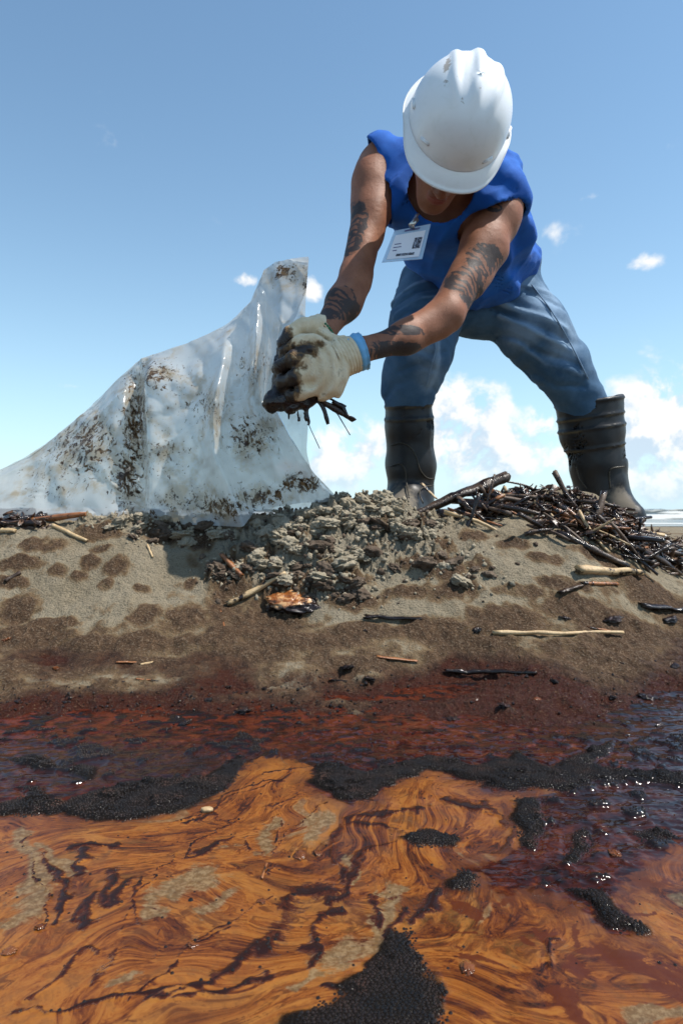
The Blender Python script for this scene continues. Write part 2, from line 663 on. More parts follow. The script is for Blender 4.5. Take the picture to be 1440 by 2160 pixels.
# where oil has soaked the sand: blots (photo pixel centre and half sizes, dropped onto the beach)
BLOTS = [(245, 1202, 30, 17), (190, 1192, 26, 14), (165, 1215, 20, 9), (210, 1160, 24, 8), (90, 1155, 60, 14), (40, 1190, 50, 16), (120, 1205, 26, 9), (305, 1300, 36, 22),
         (395, 1300, 44, 30), (300, 1245, 20, 7), (225, 1232, 16, 7), (110, 1320, 60, 16), (40, 1290, 44, 30), (20, 1230, 40, 16), (300, 1355, 46, 16), (400, 1235, 14, 14),
         (60, 1345, 80, 22), (200, 1370, 90, 16), (480, 1280, 46, 44), (560, 1320, 80, 30), (640, 1350, 110, 18), (700, 1210, 90, 30), (600, 1230, 60, 24), (470, 1220, 40, 26),
         (750, 1270, 60, 26), (470, 1340, 36, 20), (380, 1130, 40, 18), (330, 1130, 30, 20), (210, 1120, 50, 22), (430, 1150, 26, 20), (560, 1175, 30, 16), (870, 1190, 36, 18),
         (940, 1205, 46, 26), (1010, 1190, 30, 16), (860, 1250, 60, 16), (960, 1250, 60, 20), (1100, 1250, 60, 14), (820, 1105, 22, 14), (780, 1160, 16, 10), (885, 1110, 16, 10),
         (1000, 1130, 30, 8), (1080, 1150, 40, 9), (1150, 1180, 40, 10), (930, 1150, 26, 9), (1180, 1230, 60, 14), (900, 1330, 90, 26), (1060, 1310, 90, 26), (1240, 1290, 110, 26),
         (1380, 1260, 70, 30), (1280, 1190, 70, 14), (760, 1330, 70, 18), (520, 1385, 70, 14), (120, 1410, 110, 14), (330, 1400, 90, 10), (760, 1400, 70, 18), (1000, 1370, 70, 14)]
oil = np.zeros(GX.shape)
mask_near = (GY < 3.2) & (np.abs(GX) < 2.2)
xs, ys = GX[mask_near], GY[mask_near]
z0 = ground_macro(xs, ys)
wob = fbm(xs * 24, ys * 24, xs * 0 + 12, 4)
wob2 = fbm(xs * 70, ys * 70, xs * 0 + 13, 3)
acc = np.zeros(len(xs))
for (px, py, rx, ry) in BLOTS:
    c = ground_hit(px, py, False)
    a = ground_hit(px, py + ry, False)
    sx = rx / F * c[1]
    sy = max(abs(c[1] - a[1]), .012)
    r = np.sqrt(((xs - c[0]) / sx) ** 2 + ((ys - c[1]) / sy) ** 2) + .40 * wob + .38 * wob2
    acc = np.maximum(acc, np.clip(1.45 - r, 0, 1))
low = 1 - smooth(z0, .040, .115)
upright = smooth(xs - .45 * (ys - 1.5), .42, .60)
low2 = 1 - smooth(z0, .050, .105)
acc = acc * .95 * (1 - .35 * low2) + .30 * low + .26 * low2 + .32 * upright + .36 * wob * (1 - .45 * low2) + .16 * wob2
oil[mask_near] = smooth(acc, .12, .95)
oil[~mask_near] = .12
GZ[mask_near] += oil[mask_near] * smooth(GZ[mask_near], .0, .04) * (.0030 + .0028 * fbm(xs * 85, ys * 85, xs * 0 + 14, 3) + .0030 * fbm(xs * 34, ys * 34, xs * 0 + 15, 2))
ground_me = np_mesh('beach_sand', np.stack([GX.ravel(), GY.ravel(), GZ.ravel()], 1), grid_faces(len(gy), len(gx)))
set_attr(ground_me, 'oil', oil)
wet = 1 - smooth(GZ + .02 * fbm(GX * 9, GY * 9, GX * 0 + 60, 3), .012, .055)
wet = np.maximum(wet, .75 * smooth(GY, 7, 12) * (GX > -9e9))
set_attr(ground_me, 'wet', wet)
set_attr(ground_me, 'clod', smooth(crumble_mask(GX, GY), .3, .8))

m_sand, nt, o = new_mat('beach_sand')
geo = nd(nt, 'NewGeometry')
pos = geo.outputs['Position']
a_oil, a_wet, a_clod = attr(nt, 'oil'), attr(nt, 'wet'), attr(nt, 'clod')
grain = noise(nt, pos, 900, 3, .7)
grain2 = noise(nt, pos, 240, 4, .65)
med = noise(nt, pos, 60, 5, .6)
big = noise(nt, pos, 9, 4, .6)
clean = ramp(nt, big, [(.3, (.245, .200, .132)), (.55, (.285, .240, .168)), (.75, (.315, .270, .195))])
clean = mixc(nt, mth(nt, 'MULTIPLY', a_clod, .8), clean, (.300, .262, .196))
brown = ramp(nt, med, [(.3, (.052, .029, .016)), (.55, (.088, .050, .027)), (.75, (.145, .086, .047))])
tan = mixc(nt, sstep(nt, big, .4, .7), (.175, .112, .058), (.215, .148, .080))
of = mth(nt, 'ADD', a_oil, mth(nt, 'MULTIPLY', mth(nt, 'SUBTRACT', grain2, .5), .9))
of = mth(nt, 'ADD', of, mth(nt, 'MULTIPLY', mth(nt, 'SUBTRACT', med, .5), .5))
base = mixc(nt, sstep(nt, of, .0, .50), clean, tan)
base = mixc(nt, sstep(nt, of, .28, .88), base, brown)
sandbase = mixc(nt, mth(nt, 'MULTIPLY', sstep(nt, grain, .35, .65), .5), base, mixc(nt, .5, base, (.02, .015, .01)))
sandbase = mixc(nt, mth(nt, 'MULTIPLY', sstep(nt, grain2, .50, .66), .38), sandbase, mixc(nt, .55, sandbase, (.40, .33, .24)))
sandbase = mixc(nt, mth(nt, 'MULTIPLY', sstep(nt, grain2, .48, .34), .40), sandbase, (.035, .022, .014))
# near the water line the sand is soaked: dark red-brown with lighter grains
wetc = mixc(nt, sstep(nt, med, .35, .7), (.034, .016, .010), (.080, .040, .022))
wetc = mixc(nt, sstep(nt, mth(nt, 'ADD', a_wet, mth(nt, 'MULTIPLY', mth(nt, 'SUBTRACT', med, .5), .3)), .88, 1.0), wetc, (.045, .013, .007))
wetc = mixc(nt, sstep(nt, grain2, .56, .74), wetc, (.16, .10, .06))
wetf = sstep(nt, mth(nt, 'ADD', a_wet, mth(nt, 'MULTIPLY', mth(nt, 'SUBTRACT', grain2, .5), .7)), .45, .85)
wetf = mth(nt, 'MULTIPLY', wetf, mth(nt, 'SUBTRACT', 1.0, sstep(nt, nd(nt, 'SeparateXYZ', {0: pos}).outputs[1], 3, 6)))
col = mixc(nt, wetf, sandbase, wetc)
rgh = mth(nt, 'SUBTRACT', .92, mth(nt, 'MULTIPLY', wetf, .62))
rgh = mth(nt, 'SUBTRACT', rgh, mth(nt, 'MULTIPLY', mth(nt, 'MULTIPLY', sstep(nt, of, .5, .9), sstep(nt, grain, .5, .7)), .30))
glint = mth(nt, 'MULTIPLY', mth(nt, 'MULTIPLY', sstep(nt, noise(nt, pos, 520, 2, .5), .58, .66), mth(nt, 'MAXIMUM', wetf, mth(nt, 'MULTIPLY', sstep(nt, of, .3, .7), .5))), .42)
rgh = mth(nt, 'MAXIMUM', mth(nt, 'SUBTRACT', rgh, glint), .12)
hgt = mth(nt, 'ADD', mth(nt, 'MULTIPLY', grain, .5), mth(nt, 'ADD', mth(nt, 'MULTIPLY', grain2, 1.1), mth(nt, 'MULTIPLY', med, 2.2)))
b = pbsdf(nt, o, Base_Color=col, Roughness=rgh, Normal=bump(nt, hgt, 1.0, .0038))
nt.links.new(mth(nt, 'ADD', .16, mth(nt, 'MULTIPLY', glint, 1.1)), b.inputs['Specular IOR Level'])
ground = obj('beach_sand', ground_me, m_sand)
ground['kind'] = 'structure'

# ------------------------------------------------------------------ the oily pool
def wpt(px, py):
    """photo pixel on the water plane -> x, y"""
    d = H * F / (py - HOR)
    return np.array([(px - 720) / F * d, d])


wx = axis(-.56, .56, .0016, (-6, 6), 1.18)
wy = np.unique(np.round(np.concatenate([axis(.385, .76, .0013, (-1.5, .76), 1.25), np.arange(.762, 1.2, .0024)]), 5))
WX, WY = np.meshgrid(wx, wy)
_q = WX * 0
# everything drawn on the water is pulled about by the same eddies
WXW = WX + .016 * fbm(WX * 11, WY * 11, _q + 301, 3) + .004 * fbm(WX * 60, WY * 60, _q + 303, 3)
WYW = WY + .016 * fbm(WX * 11, WY * 11, _q + 311, 3) + .004 * fbm(WX * 60, WY * 60, _q + 313, 3)
WIDE = np.clip(.85 + .75 * fbm(WX * 22, WY * 22, _q + 321, 3), .12, 2)


def curve(Q, n=6):
    Q = np.asarray(Q, float)
    if len(Q) < 3:
        return Q
    E = np.concatenate([[2 * Q[0] - Q[1]], Q, [2 * Q[-1] - Q[-2]]])
    out = []
    for i in range(1, len(E) - 2):
        for t in np.linspace(0, 1, n, endpoint=False):
            a, b_, c, d = E[i - 1], E[i], E[i + 1], E[i + 2]
            out.append(.5 * (2 * b_ + (c - a) * t + (2 * a - 5 * b_ + 4 * c - d) * t * t + (3 * b_ - a - 3 * c + d) * t ** 3))
    out.append(Q[-1])
    return np.array(out)


def poly_sd(pts):
    """signed distance (metres, positive inside) to a polygon given in photo pixels"""
    Q = np.array([wpt(*p) for p in pts])
    best = np.full(WX.shape, 9.0)
    ins = np.zeros(WX.shape, bool)
    for i in range(len(Q)):
        a, b_ = Q[i], Q[(i + 1) % len(Q)]
        e = b_ - a
        t = np.clip(((WX - a[0]) * e[0] + (WY - a[1]) * e[1]) / (e @ e + 1e-12), 0, 1)
        best = np.minimum(best, np.hypot(WX - a[0] - t * e[0], WY - a[1] - t * e[1]))
        c = (a[1] > WY) != (b_[1] > WY)
        ins ^= c & (WX < (b_[0] - a[0]) * (WY - a[1]) / (b_[1] - a[1] + 1e-12) + a[0])
    return np.where(ins, best, -best)


def stroke_d(pts, wpx):
    """distance to a stroke, in units of its half width (wpx in pixels)"""
    Q = curve([wpt(*p) for p in pts], 4)
    best = np.full(WX.shape, 99.0)
    for i in range(len(Q) - 1):
        a, b_ = Q[i], Q[i + 1]
        e = b_ - a
        t = np.clip(((WXW - a[0]) * e[0] + (WYW - a[1]) * e[1]) / (e @ e + 1e-12), 0, 1)
        hw = wpx / F * (a[1] + t * e[1])
        best = np.minimum(best, np.hypot(WXW - a[0] - t * e[0], WYW - a[1] - t * e[1]) / hw)
    return best


FOAM = [[(-200, 1690), (0, 1692), (60, 1684), (140, 1690), (200, 1668), (270, 1650), (340, 1644), (430, 1642), (475, 1615), (500, 1596), (518, 1600), (505, 1625), (470, 1668), (400, 1702),
         (310, 1728), (200, 1730), (130, 1716), (60, 1720), (-200, 1722)],
        [(650, 1645), (672, 1612), (700, 1612), (770, 1630), (840, 1612), (900, 1594), (950, 1602), (1000, 1616), (1040, 1604), (1075, 1604), (1088, 1582), (1108, 1600), (1160, 1620),
         (1195, 1600), (1260, 1576), (1292, 1562), (1284, 1588), (1240, 1612), (1330, 1630), (1440, 1634), (1700, 1640), (1700, 1676), (1440, 1662), (1340, 1650), (1250, 1648), (1190, 1668),
         (1130, 1664), (1040, 1666), (975, 1640), (900, 1622), (850, 1640), (790, 1676), (740, 1692), (690, 1676)],
        [(1088, 1684), (1132, 1680), (1142, 1740), (1122, 1792), (1100, 1784), (1084, 1722)],
        [(560, 2300), (600, 2150), (690, 2110), (770, 2052), (800, 1990), (832, 1962), (864, 1964), (878, 2000), (900, 2050), (936, 2096), (940, 2300)],
        [(944, 1862), (976, 1832), (1006, 1848), (990, 1870), (952, 1880)],
        [(830, 1764), (900, 1752), (970, 1766), (955, 1782), (880, 1786)], [(1200, 1876), (1260, 1880), (1290, 1920), (1360, 1950), (1350, 1975), (1290, 1960), (1230, 1905)],
        [(30, 1600), (90, 1592), (120, 1622), (70, 1628)], [(150, 1610), (200, 1618), (190, 1640), (140, 1630)], [(1325, 1755), (1400, 1752), (1420, 1766), (1350, 1772)],
        [(1200, 1760), (1240, 1745), (1235, 1790), (1200, 1815)], [(50, 1660), (90, 1658), (90, 1676), (60, 1676)]]
ORANGE = [[(-300, 1712), (0, 1716), (130, 1712), (210, 1728), (310, 1726), (400, 1700), (470, 1666), (505, 1624), (540, 1606), (600, 1602), (655, 1612), (652, 1650), (690, 1682), (740, 1698),
           (790, 1682), (850, 1645), (900, 1622), (975, 1646), (1040, 1672), (1110, 1668), (1180, 1655), (1170, 1672), (1088, 1690), (1082, 1730), (1096, 1784), (1060, 1815), (1000, 1826), (960, 1836),
           (1010, 1850), (1030, 1880), (1100, 1880), (1190, 1895), (1240, 1950), (1290, 1975), (1350, 1985), (1300, 1900), (1330, 1850), (1440, 1790), (1800, 1700), (1800, 2400), (-300, 2400)]]
foam = np.max([poly_sd(p) for p in FOAM], 0)
orange = np.max([poly_sd(p) for p in ORANGE], 0)
GREY = [([(70, 1750), (90, 1830), (60, 1920), (20, 1960)], 26), ([(556, 1800), (545, 1760), (575, 1730)], 22), ([(655, 1740), (710, 1735), (690, 1775)], 26), ([(340, 1865), (400, 1845), (420, 1830)], 44),
        ([(310, 1880), (310, 1930)], 20), ([(410, 1910), (470, 1870)], 26), ([(640, 2030), (690, 2010), (760, 1990)], 36), ([(720, 2010), (800, 1930), (850, 1880)], 24),
        ([(205, 2105), (260, 2070)], 16), ([(760, 1860), (770, 1810)], 14), ([(1330, 2160), (1440, 2130)], 22), ([(620, 2060), (590, 2075)], 12), ([(120, 1780), (140, 1850)], 10)]
MAROON = [([(115, 1800), (118, 1870), (112, 1940)], 7), ([(160, 1800), (200, 1790), (245, 1780)], 7), ([(140, 1850), (150, 1820), (190, 1800)], 8), ([(190, 1840), (200, 1880), (215, 1900), (230, 1860)], 15),
          ([(160, 1930), (175, 1880), (180, 1940)], 12), ([(200, 2010), (180, 1990), (150, 2000), (100, 2060), (40, 2120)], 12), ([(180, 2090), (220, 2020), (270, 2000)], 9),
          ([(540, 2000), (600, 1930), (660, 1890), (700, 1880)], 34), ([(330, 2130), (430, 2060), (500, 2010), (560, 1960), (620, 1900)], 17), ([(0, 2150), (120, 2150), (240, 2140), (330, 2110)], 14),
          ([(360, 2130), (500, 2080), (540, 2050)], 14), ([(610, 2050), (612, 1990), (640, 1950), (720, 1930)], 10), ([(640, 2080), (720, 2060), (760, 2010), (800, 1960), (860, 1930)], 12),
          ([(860, 1955), (930, 1905), (950, 1880)], 14), ([(905, 1700), (840, 1720), (770, 1740), (740, 1790), (740, 1860)], 11), ([(880, 1720), (900, 1700)], 8), ([(880, 1770), (800, 1800), (740, 1880), (700, 1920)], 11),
          ([(760, 1750), (830, 1745), (870, 1760)], 13), ([(830, 1900), (780, 1910), (770, 1960)], 9), ([(380, 1795), (430, 1790), (480, 1760)], 8), ([(500, 1790), (515, 1750), (580, 1715)], 5),
          ([(560, 1830), (580, 1790), (585, 1730)], 4), ([(400, 1690), (470, 1700), (440, 1720), (370, 1745)], 5), ([(470, 1700), (540, 1670), (600, 1660)], 3), ([(560, 1640), (640, 1625)], 6),
          ([(960, 1680), (1040, 1720), (1060, 1790)], 9), ([(1000, 1660), (1080, 1665)], 7), ([(290, 1950), (270, 1900), (260, 1850)], 4), ([(240, 1960), (270, 1880), (330, 1800)], 3), ([(90, 1960), (85, 1760)], 2.5),
          ([(620, 1640), (520, 1690), (300, 1760)], 2.5), ([(640, 1690), (480, 1740), (360, 1800)], 2.5), ([(700, 1705), (600, 1770), (560, 1850)], 2.5), ([(560, 1900), (450, 1960), (380, 2020)], 4),
          ([(470, 1960), (300, 2090), (260, 2160)], 5), ([(1170, 2040), (1180, 1980), (1200, 1970)], 10), ([(320, 1960), (300, 2040)], 3)]
REDPOOL = [([(1240, 2050), (1260, 2030)], 24), ([(1180, 2100), (1190, 2150)], 42), ([(1270, 1995), (1300, 1985)], 16), ([(1160, 1970), (1190, 1960)], 18), ([(1060, 1900), (1080, 1890)], 16), ([(980, 1915), (1000, 1925)], 16),
           ([(1340, 2000), (1420, 2040)], 28), ([(1370, 1860), (1430, 1870)], 16), ([(1420, 2080), (1470, 2110)], 36), ([(1110, 1975), (1120, 1985)], 12), ([(1140, 1950), (1150, 1960)], 9), ([(1230, 1940), (1240, 1980)], 12),
           ([(960, 2000), (1040, 2040)], 8), ([(1000, 1985), (940, 1970)], 6), ([(1290, 1870), (1320, 1930)], 10), ([(1340, 1930), (1400, 1920)], 10)]


def strokes(L):
    return np.clip(1.6 - np.min([stroke_d(p, w_) for p, w_ in L], 0), 0, 1.6) / 1.6


grey, maroon, redpool = strokes(GREY), strokes(MAROON), strokes(REDPOOL)
maroon = maroon * np.clip(.55 + .6 * WIDE, 0, 1.25)

# flow coordinates: streaks follow swirls (low-frequency warp of a stretched frame)
q = WX * 0
ang = math.radians(56) + .75 * vnoise(WX * 4.2 + 3, WY * 4.2, q + 1) + .55 * smooth(-WX, .02, .30) * 1.1
s1 = .065 * fbm(WX * 5.5, WY * 5.5, q + 20, 3)
s2 = .065 * fbm(WX * 5.5 + 40, WY * 5.5, q + 27, 3)
fx, fy = WX + s1, WY + s2
a0 = math.radians(58)
along = fx * math.cos(a0) + fy * math.sin(a0)
across = -fx * math.sin(a0) + fy * math.cos(a0)
across = across + .030 * np.sin(along * 13 + 1.3) + .012 * fbm(along * 11, across * 9, q + 3, 2)

# relief: foam stands up a few millimetres, lumps and small waves in the dark oil
fm = smooth(foam + .006 * fbm(WX * 60, WY * 60, q + 51, 3), -.001, .010)
dark = smooth(-orange, -.004, .02)
rip = .0016 * fbm(WX * 26, WY * 44, q + 70, 3) + .0010 * billow(WX * 60, WY * 95, q + 71, 3)
bl = smooth(fbm(WX * 38, WY * 52, q + 72, 4), .30, .85) * (1 - .75 * gb(WX, WY, .13, .93, .22, .12))
edge_up = smooth(WY, .86, 1.02)
WZ = .0032 * fm + dark * (.5 * rip + .0038 * bl * (1 - .5 * edge_up)) + (1 - dark) * .0005 * fbm(WX * 30, WY * 30, q + 73, 3)
WZ = WZ + .0011 * smooth(maroon, .3, .9) * (1 - fm)
lips = np.exp(-((foam + .004) / .0035) ** 2)
WZ = WZ - .0012 * lips * dark
pool_me = np_mesh('oily_water', np.stack([WX.ravel(), WY.ravel(), WZ.ravel()], 1), grid_faces(len(wy), len(wx)))
foam_n = smooth(foam + .006 * fbm(WX * 60, WY * 60, q + 51, 3), -.003, .003)
set_attr(pool_me, 'foam', foam_n)
set_attr(pool_me, 'orange', np.clip(orange / .03, -1.5, 1.5))
set_attr(pool_me, 'grey', grey)
set_attr(pool_me, 'maroon', maroon)
set_attr(pool_me, 'redpool', redpool)
set_attr(pool_me, 'along', along)
set_attr(pool_me, 'across', across)
set_attr(pool_me, 'blob', bl * dark)
shore = smooth(WY - .06 * WX + .04 * fbm(WX * 7, WY * 7, q + 81, 3), .86, 1.02)
set_attr(pool_me, 'shore', shore)
set_attr(pool_me, 'dense', np.clip(.36 + .8 * gb(WX, WY, .0, .55, .16, .10) + .6 * smooth(WX, .05, .25) + .5 * gb(WX, WY, -.12, .72, .3, .05) + .50 * fbm(WX * 9, WY * 9, q + 95, 3), 0, 1))
set_attr(pool_me, 'rightside', smooth(WX + .1 * fbm(WX * 8, WY * 8, q + 91, 2), .02, .16))
calm_ = np.maximum(gb(WX, WY, .13, .93, .22, .12), gb(WX, WY, .32, .70, .16, .12) * .8)
set_attr(pool_me, 'calm', calm_)
set_attr(pool_me, 'film', np.max([smooth(WX + .4 * (WY - .85), .22, .42), gb(WX, WY, -.25, .80, .28, .07), .9 * gb(WX, WY, .30, .70, .17, .10)], 0))

m_pool, nt, o = new_mat('oily_water')
pos = nd(nt, 'NewGeometry').outputs['Position']
al, ac = attr(nt, 'along'), attr(nt, 'across')
fv = nd(nt, 'CombineXYZ', {0: mth(nt, 'MULTIPLY', al, 12.0), 1: mth(nt, 'MULTIPLY', ac, 40.0), 2: 0.0}).outputs[0]
fine = noise(nt, fv, 1.0, 8, .66, .7)
fv2 = nd(nt, 'CombineXYZ', {0: mth(nt, 'MULTIPLY', al, 5.0), 1: mth(nt, 'MULTIPLY', ac, 22.0), 2: 3.0}).outputs[0]
broad = noise(nt, fv2, 1.0, 5, .55, .5)
iso = noise(nt, pos, 42, 5, .6, .4)
speck = noise(nt, pos, 260, 3, .6)
ao, af = attr(nt, 'orange'), attr(nt, 'foam')
ag, am, ar = attr(nt, 'grey'), attr(nt, 'maroon'), attr(nt, 'redpool')
ofield = mth(nt, 'ADD', ao, mth(nt, 'MULTIPLY', mth(nt, 'SUBTRACT', iso, .5), 2.2))
ofac = sstep(nt, ofield, -.16, .16)
# emulsion: folded-in marbling of orange, rust and dark red (noise warped by noise, twice)
mott = noise(nt, pos, 40, 8, .76, .8)
dens = attr(nt, 'dense')


def warp(vec, by, k):
    d_ = nd(nt, 'VectorMath', {0: by, 1: (.5, .5, .5)}, operation='SUBTRACT').outputs[0]
    d_ = nd(nt, 'VectorMath', {0: d_, 3: k}, operation='SCALE').outputs[0]
    return nd(nt, 'VectorMath', {0: vec, 1: d_}, operation='ADD').outputs[0]


fw = nd(nt, 'CombineXYZ', {0: mth(nt, 'MULTIPLY', al, 6.8), 1: mth(nt, 'MULTIPLY', ac, 13.5), 2: 0.0}).outputs[0]
c1 = nd(nt, 'TexNoise', {'Vector': fw, 'Scale': .9, 'Detail': 3.0}).outputs['Color']
c2 = nd(nt, 'TexNoise', {'Vector': warp(fw, c1, 2.6), 'Scale': 1.0, 'Detail': 5.0, 'Roughness': .6}).outputs['Color']
fl = noise(nt, warp(fw, c2, 4.0), 1.3, 10, .72)
sc2 = nd(nt, 'SeparateColor', {0: c2})
fs = mth(nt, 'ADD', fl, mth(nt, 'ADD', mth(nt, 'MULTIPLY', mth(nt, 'SUBTRACT', .42, dens), .11), mth(nt, 'MULTIPLY', mth(nt, 'SUBTRACT', mott, .5), .22)))
emul = ramp(nt, fs, [(.33, (.020, .007, .004)), (.395, (.060, .015, .005)), (.445, (.115, .032, .007)), (.505, (.190, .060, .011)), (.57, (.240, .088, .016)), (.64, (.215, .080, .016)), (.71, (.120, .038, .009))])
emul = mixc(nt, mth(nt, 'MULTIPLY', sstep(nt, sc2.outputs[0], .52, .68), .55), emul, (.275, .120, .026))
edge = sstep(nt, mth(nt, 'ABSOLUTE', mth(nt, 'SUBTRACT', sc2.outputs[1], .5)), .022, .004)
emul = mixc(nt, mth(nt, 'MULTIPLY', mth(nt, 'MULTIPLY', edge, sstep(nt, mott, .40, .55)), .75), emul, (.050, .013, .005))
emul = mixc(nt, mth(nt, 'MULTIPLY', sstep(nt, mott, .48, .64), .60), emul, (.100, .036, .011))
emul = mixc(nt, mth(nt, 'MULTIPLY', sstep(nt, speck, .58, .72), .40), emul, (.070, .020, .006))
# clear windows where the sandy bottom shows
gf = sstep(nt, mth(nt, 'ADD', ag, mth(nt, 'ADD', mth(nt, 'MULTIPLY', mth(nt, 'SUBTRACT', mott, .5), 1.4), mth(nt, 'MULTIPLY', mth(nt, 'SUBTRACT', fl, .5), 2.4))), .34, .74, 0.0, .78)
gf2 = mth(nt, 'MULTIPLY', sstep(nt, sc2.outputs[2], .63, .69), .6)
greyc = mixc(nt, sstep(nt, noise(nt, pos, 190, 5, .7), .42, .62), (.095, .062, .028), (.195, .140, .074))
emul = mixc(nt, mth(nt, 'MAXIMUM', gf, gf2), emul, greyc)
# dark red streaks
mf = mth(nt, 'ADD', am, mth(nt, 'ADD', mth(nt, 'MULTIPLY', mth(nt, 'SUBTRACT', .5, fl), 2.6), mth(nt, 'MULTIPLY', mth(nt, 'SUBTRACT', mott, .5), 1.3)))
mfac = sstep(nt, mf, .42, .62)
rimc = mixc(nt, sstep(nt, mf, .42, .95), (.075, .017, .005), (.017, .006, .004))
emul = mixc(nt, mfac, emul, rimc)
rf = sstep(nt, mth(nt, 'ADD', ar, mth(nt, 'ADD', mth(nt, 'MULTIPLY', mth(nt, 'SUBTRACT', .5, fl), 2.0), mth(nt, 'MULTIPLY', mth(nt, 'SUBTRACT', mott, .5), 1.4))), .38, .58)
emul = mixc(nt, mth(nt, 'MULTIPLY', rf, .9), emul, (.070, .016, .005))
# open oil: red where it is thin, nearly black where thick
iso2 = noise(nt, nd(nt, 'Mapping', {0: pos, 3: (1.0, 1.15, 1.0)}).outputs[0], 38, 8, .72, .6)
oilc = ramp(nt, iso2, [(.36, (.007, .004, .004)), (.47, (.024, .006, .004)), (.56, (.052, .011, .005)), (.66, (.115, .030, .009))])
ash = attr(nt, 'shore')
oilc = mixc(nt, mth(nt, 'MULTIPLY', ash, sstep(nt, iso2, .42, .60)), oilc, (.082, .016, .006))
oilc = mixc(nt, mth(nt, 'MULTIPLY', attr(nt, 'film'), .7), oilc, (.012, .007, .007))
oilc = mixc(nt, sstep(nt, attr(nt, 'blob'), .2, .7), oilc, (.010, .007, .007))
col = mixc(nt, ofac, oilc, emul)
# margin of the emulsion: browner
marg = mth(nt, 'MULTIPLY', sstep(nt, ofield, -.2, .05), sstep(nt, ofield, .9, .1))
col = mixc(nt, mth(nt, 'MULTIPLY', marg, .6), col, (.075, .024, .009))
col = mixc(nt, af, col, (.009, .007, .006))
vor = nd(nt, 'TexVoronoi', {'Vector': pos, 'Scale': 400.0, 'Randomness': .8}, feature='F1').outputs['Distance']
hb = mth(nt, 'MULTIPLY', mth(nt, 'SUBTRACT', 1.0, vor), mth(nt, 'MULTIPLY', af, 2.0))
calm = mth(nt, 'SUBTRACT', 1.0, mth(nt, 'MULTIPLY', mth(nt, 'MAXIMUM', attr(nt, 'film'), attr(nt, 'calm')), .72))
hw = mth(nt, 'MULTIPLY', noise(nt, pos, 70, 4, .55), mth(nt, 'MULTIPLY', calm, mth(nt, 'ADD', .22, mth(nt, 'ADD', mth(nt, 'MULTIPLY', ofac, .14), mth(nt, 'MULTIPLY', ash, .5)))))
hw = mth(nt, 'ADD', hw, mth(nt, 'MULTIPLY', mth(nt, 'MULTIPLY', noise(nt, pos, 210, 3, .6), ash), mth(nt, 'MULTIPLY', calm, .7)))
hw = mth(nt, 'ADD', hw, mth(nt, 'MULTIPLY', speck, .12))
hw = mth(nt, 'ADD', hw, mth(nt, 'MULTIPLY', mfac, mth(nt, 'MULTIPLY', ofac, .6)))
nrm = bump(nt, mth(nt, 'ADD', hb, hw), .55, .0016)
rgh = mth(nt, 'ADD', .09, mth(nt, 'MULTIPLY', ofac, .15))
b = pbsdf(nt, o, Base_Color=col, Roughness=rgh, Normal=nrm)
b.inputs['IOR'].default_value = 1.40
spc = mth(nt, 'SUBTRACT', .50, mth(nt, 'MULTIPLY', ofac, .22))
spc = mth(nt, 'SUBTRACT', spc, mth(nt, 'MULTIPLY', mth(nt, 'MULTIPLY', mth(nt, 'SUBTRACT', 1.0, ofac), mth(nt, 'SUBTRACT', 1.0, mth(nt, 'MAXIMUM', attr(nt, 'film'), mth(nt, 'MULTIPLY', attr(nt, 'calm'), .6)))), .28))
nt.links.new(mth(nt, 'MULTIPLY', spc, mth(nt, 'SUBTRACT', 1.0, mth(nt, 'MULTIPLY', af, .7))), b.inputs['Specular IOR Level'])
pool = obj('oily_water', pool_me, m_pool)
pool['kind'] = 'structure'

# foam: thousands of small dark bubbles, half sunk in the film
def bubble_mesh(cx, cy, cz, r):
    nseg, rings = 8, [0.0, .45, .85, 1.2, 1.50]
    tv = [(0, 0, 1)]
    for a in rings[1:]:
        for j in range(nseg):
            t = 2 * PI * j / nseg
            tv.append((math.sin(a) * math.cos(t), math.sin(a) * math.sin(t), math.cos(a)))
    tv = np.array(tv)
    tri = np.array([(0, 1 + j, 1 + (j + 1) % nseg) for j in range(nseg)])
    qd = np.concatenate([grid_faces(len(rings) - 1, nseg, True) + 1])
    n, m = len(cx), len(tv)
    V = (tv[None] * r[:, None, None] + np.stack([cx, cy, cz], 1)[:, None, :]).reshape(-1, 3)
    o_ = np.arange(n)[:, None, None] * m
    return V, [(qd[None] + o_).reshape(-1, 4), (tri[None] + o_).reshape(-1, 3)]


def interp_grid(A, x, y):
    i = np.clip(np.searchsorted(wx, x) - 1, 0, len(wx) - 2)
    j = np.clip(np.searchsorted(wy, y) - 1, 0, len(wy) - 2)
    return A[j, i]


sx_, sy_ = .00285, .00260
bx, by = np.meshgrid(np.arange(-.62, .62, sx_), np.arange(.39, .93, sy_))
bx = bx + (np.arange(bx.shape[0]) % 2)[:, None] * sx_ / 2
bx = (bx + RNG.uniform(-.0008, .0008, bx.shape)).ravel()
by = (by + RNG.uniform(-.0008, .0008, by.shape)).ravel()
vis = (np.abs(bx) < by * .53)
bx, by = bx[vis], by[vis]
fo = smooth(interp_grid(foam, bx, by) + .005 * fbm(bx * 45, by * 45, bx * 0 + 404, 3), -.0035, .0035)
blb = interp_grid(bl * dark, bx, by) * (interp_grid(shore, bx, by) < .6)
mar = interp_grid(maroon * (orange > 0), bx, by)
prob = np.where(fo > .04, fo ** 1.3, np.where(blb > .72, .7, np.where(mar > .78, .16, .004)))
keep = RNG.random(len(bx)) < prob
bx, by = bx[keep], by[keep]
br = RNG.uniform(.00085, .00150, len(bx)) * np.where(RNG.random(len(bx)) < .02, 1.5, 1)
bz = interp_grid(WZ, bx, by) - .00045
V, Fl = bubble_mesh(bx, by, bz, br)
m_bub, nt, o = new_mat('oil_bubble')
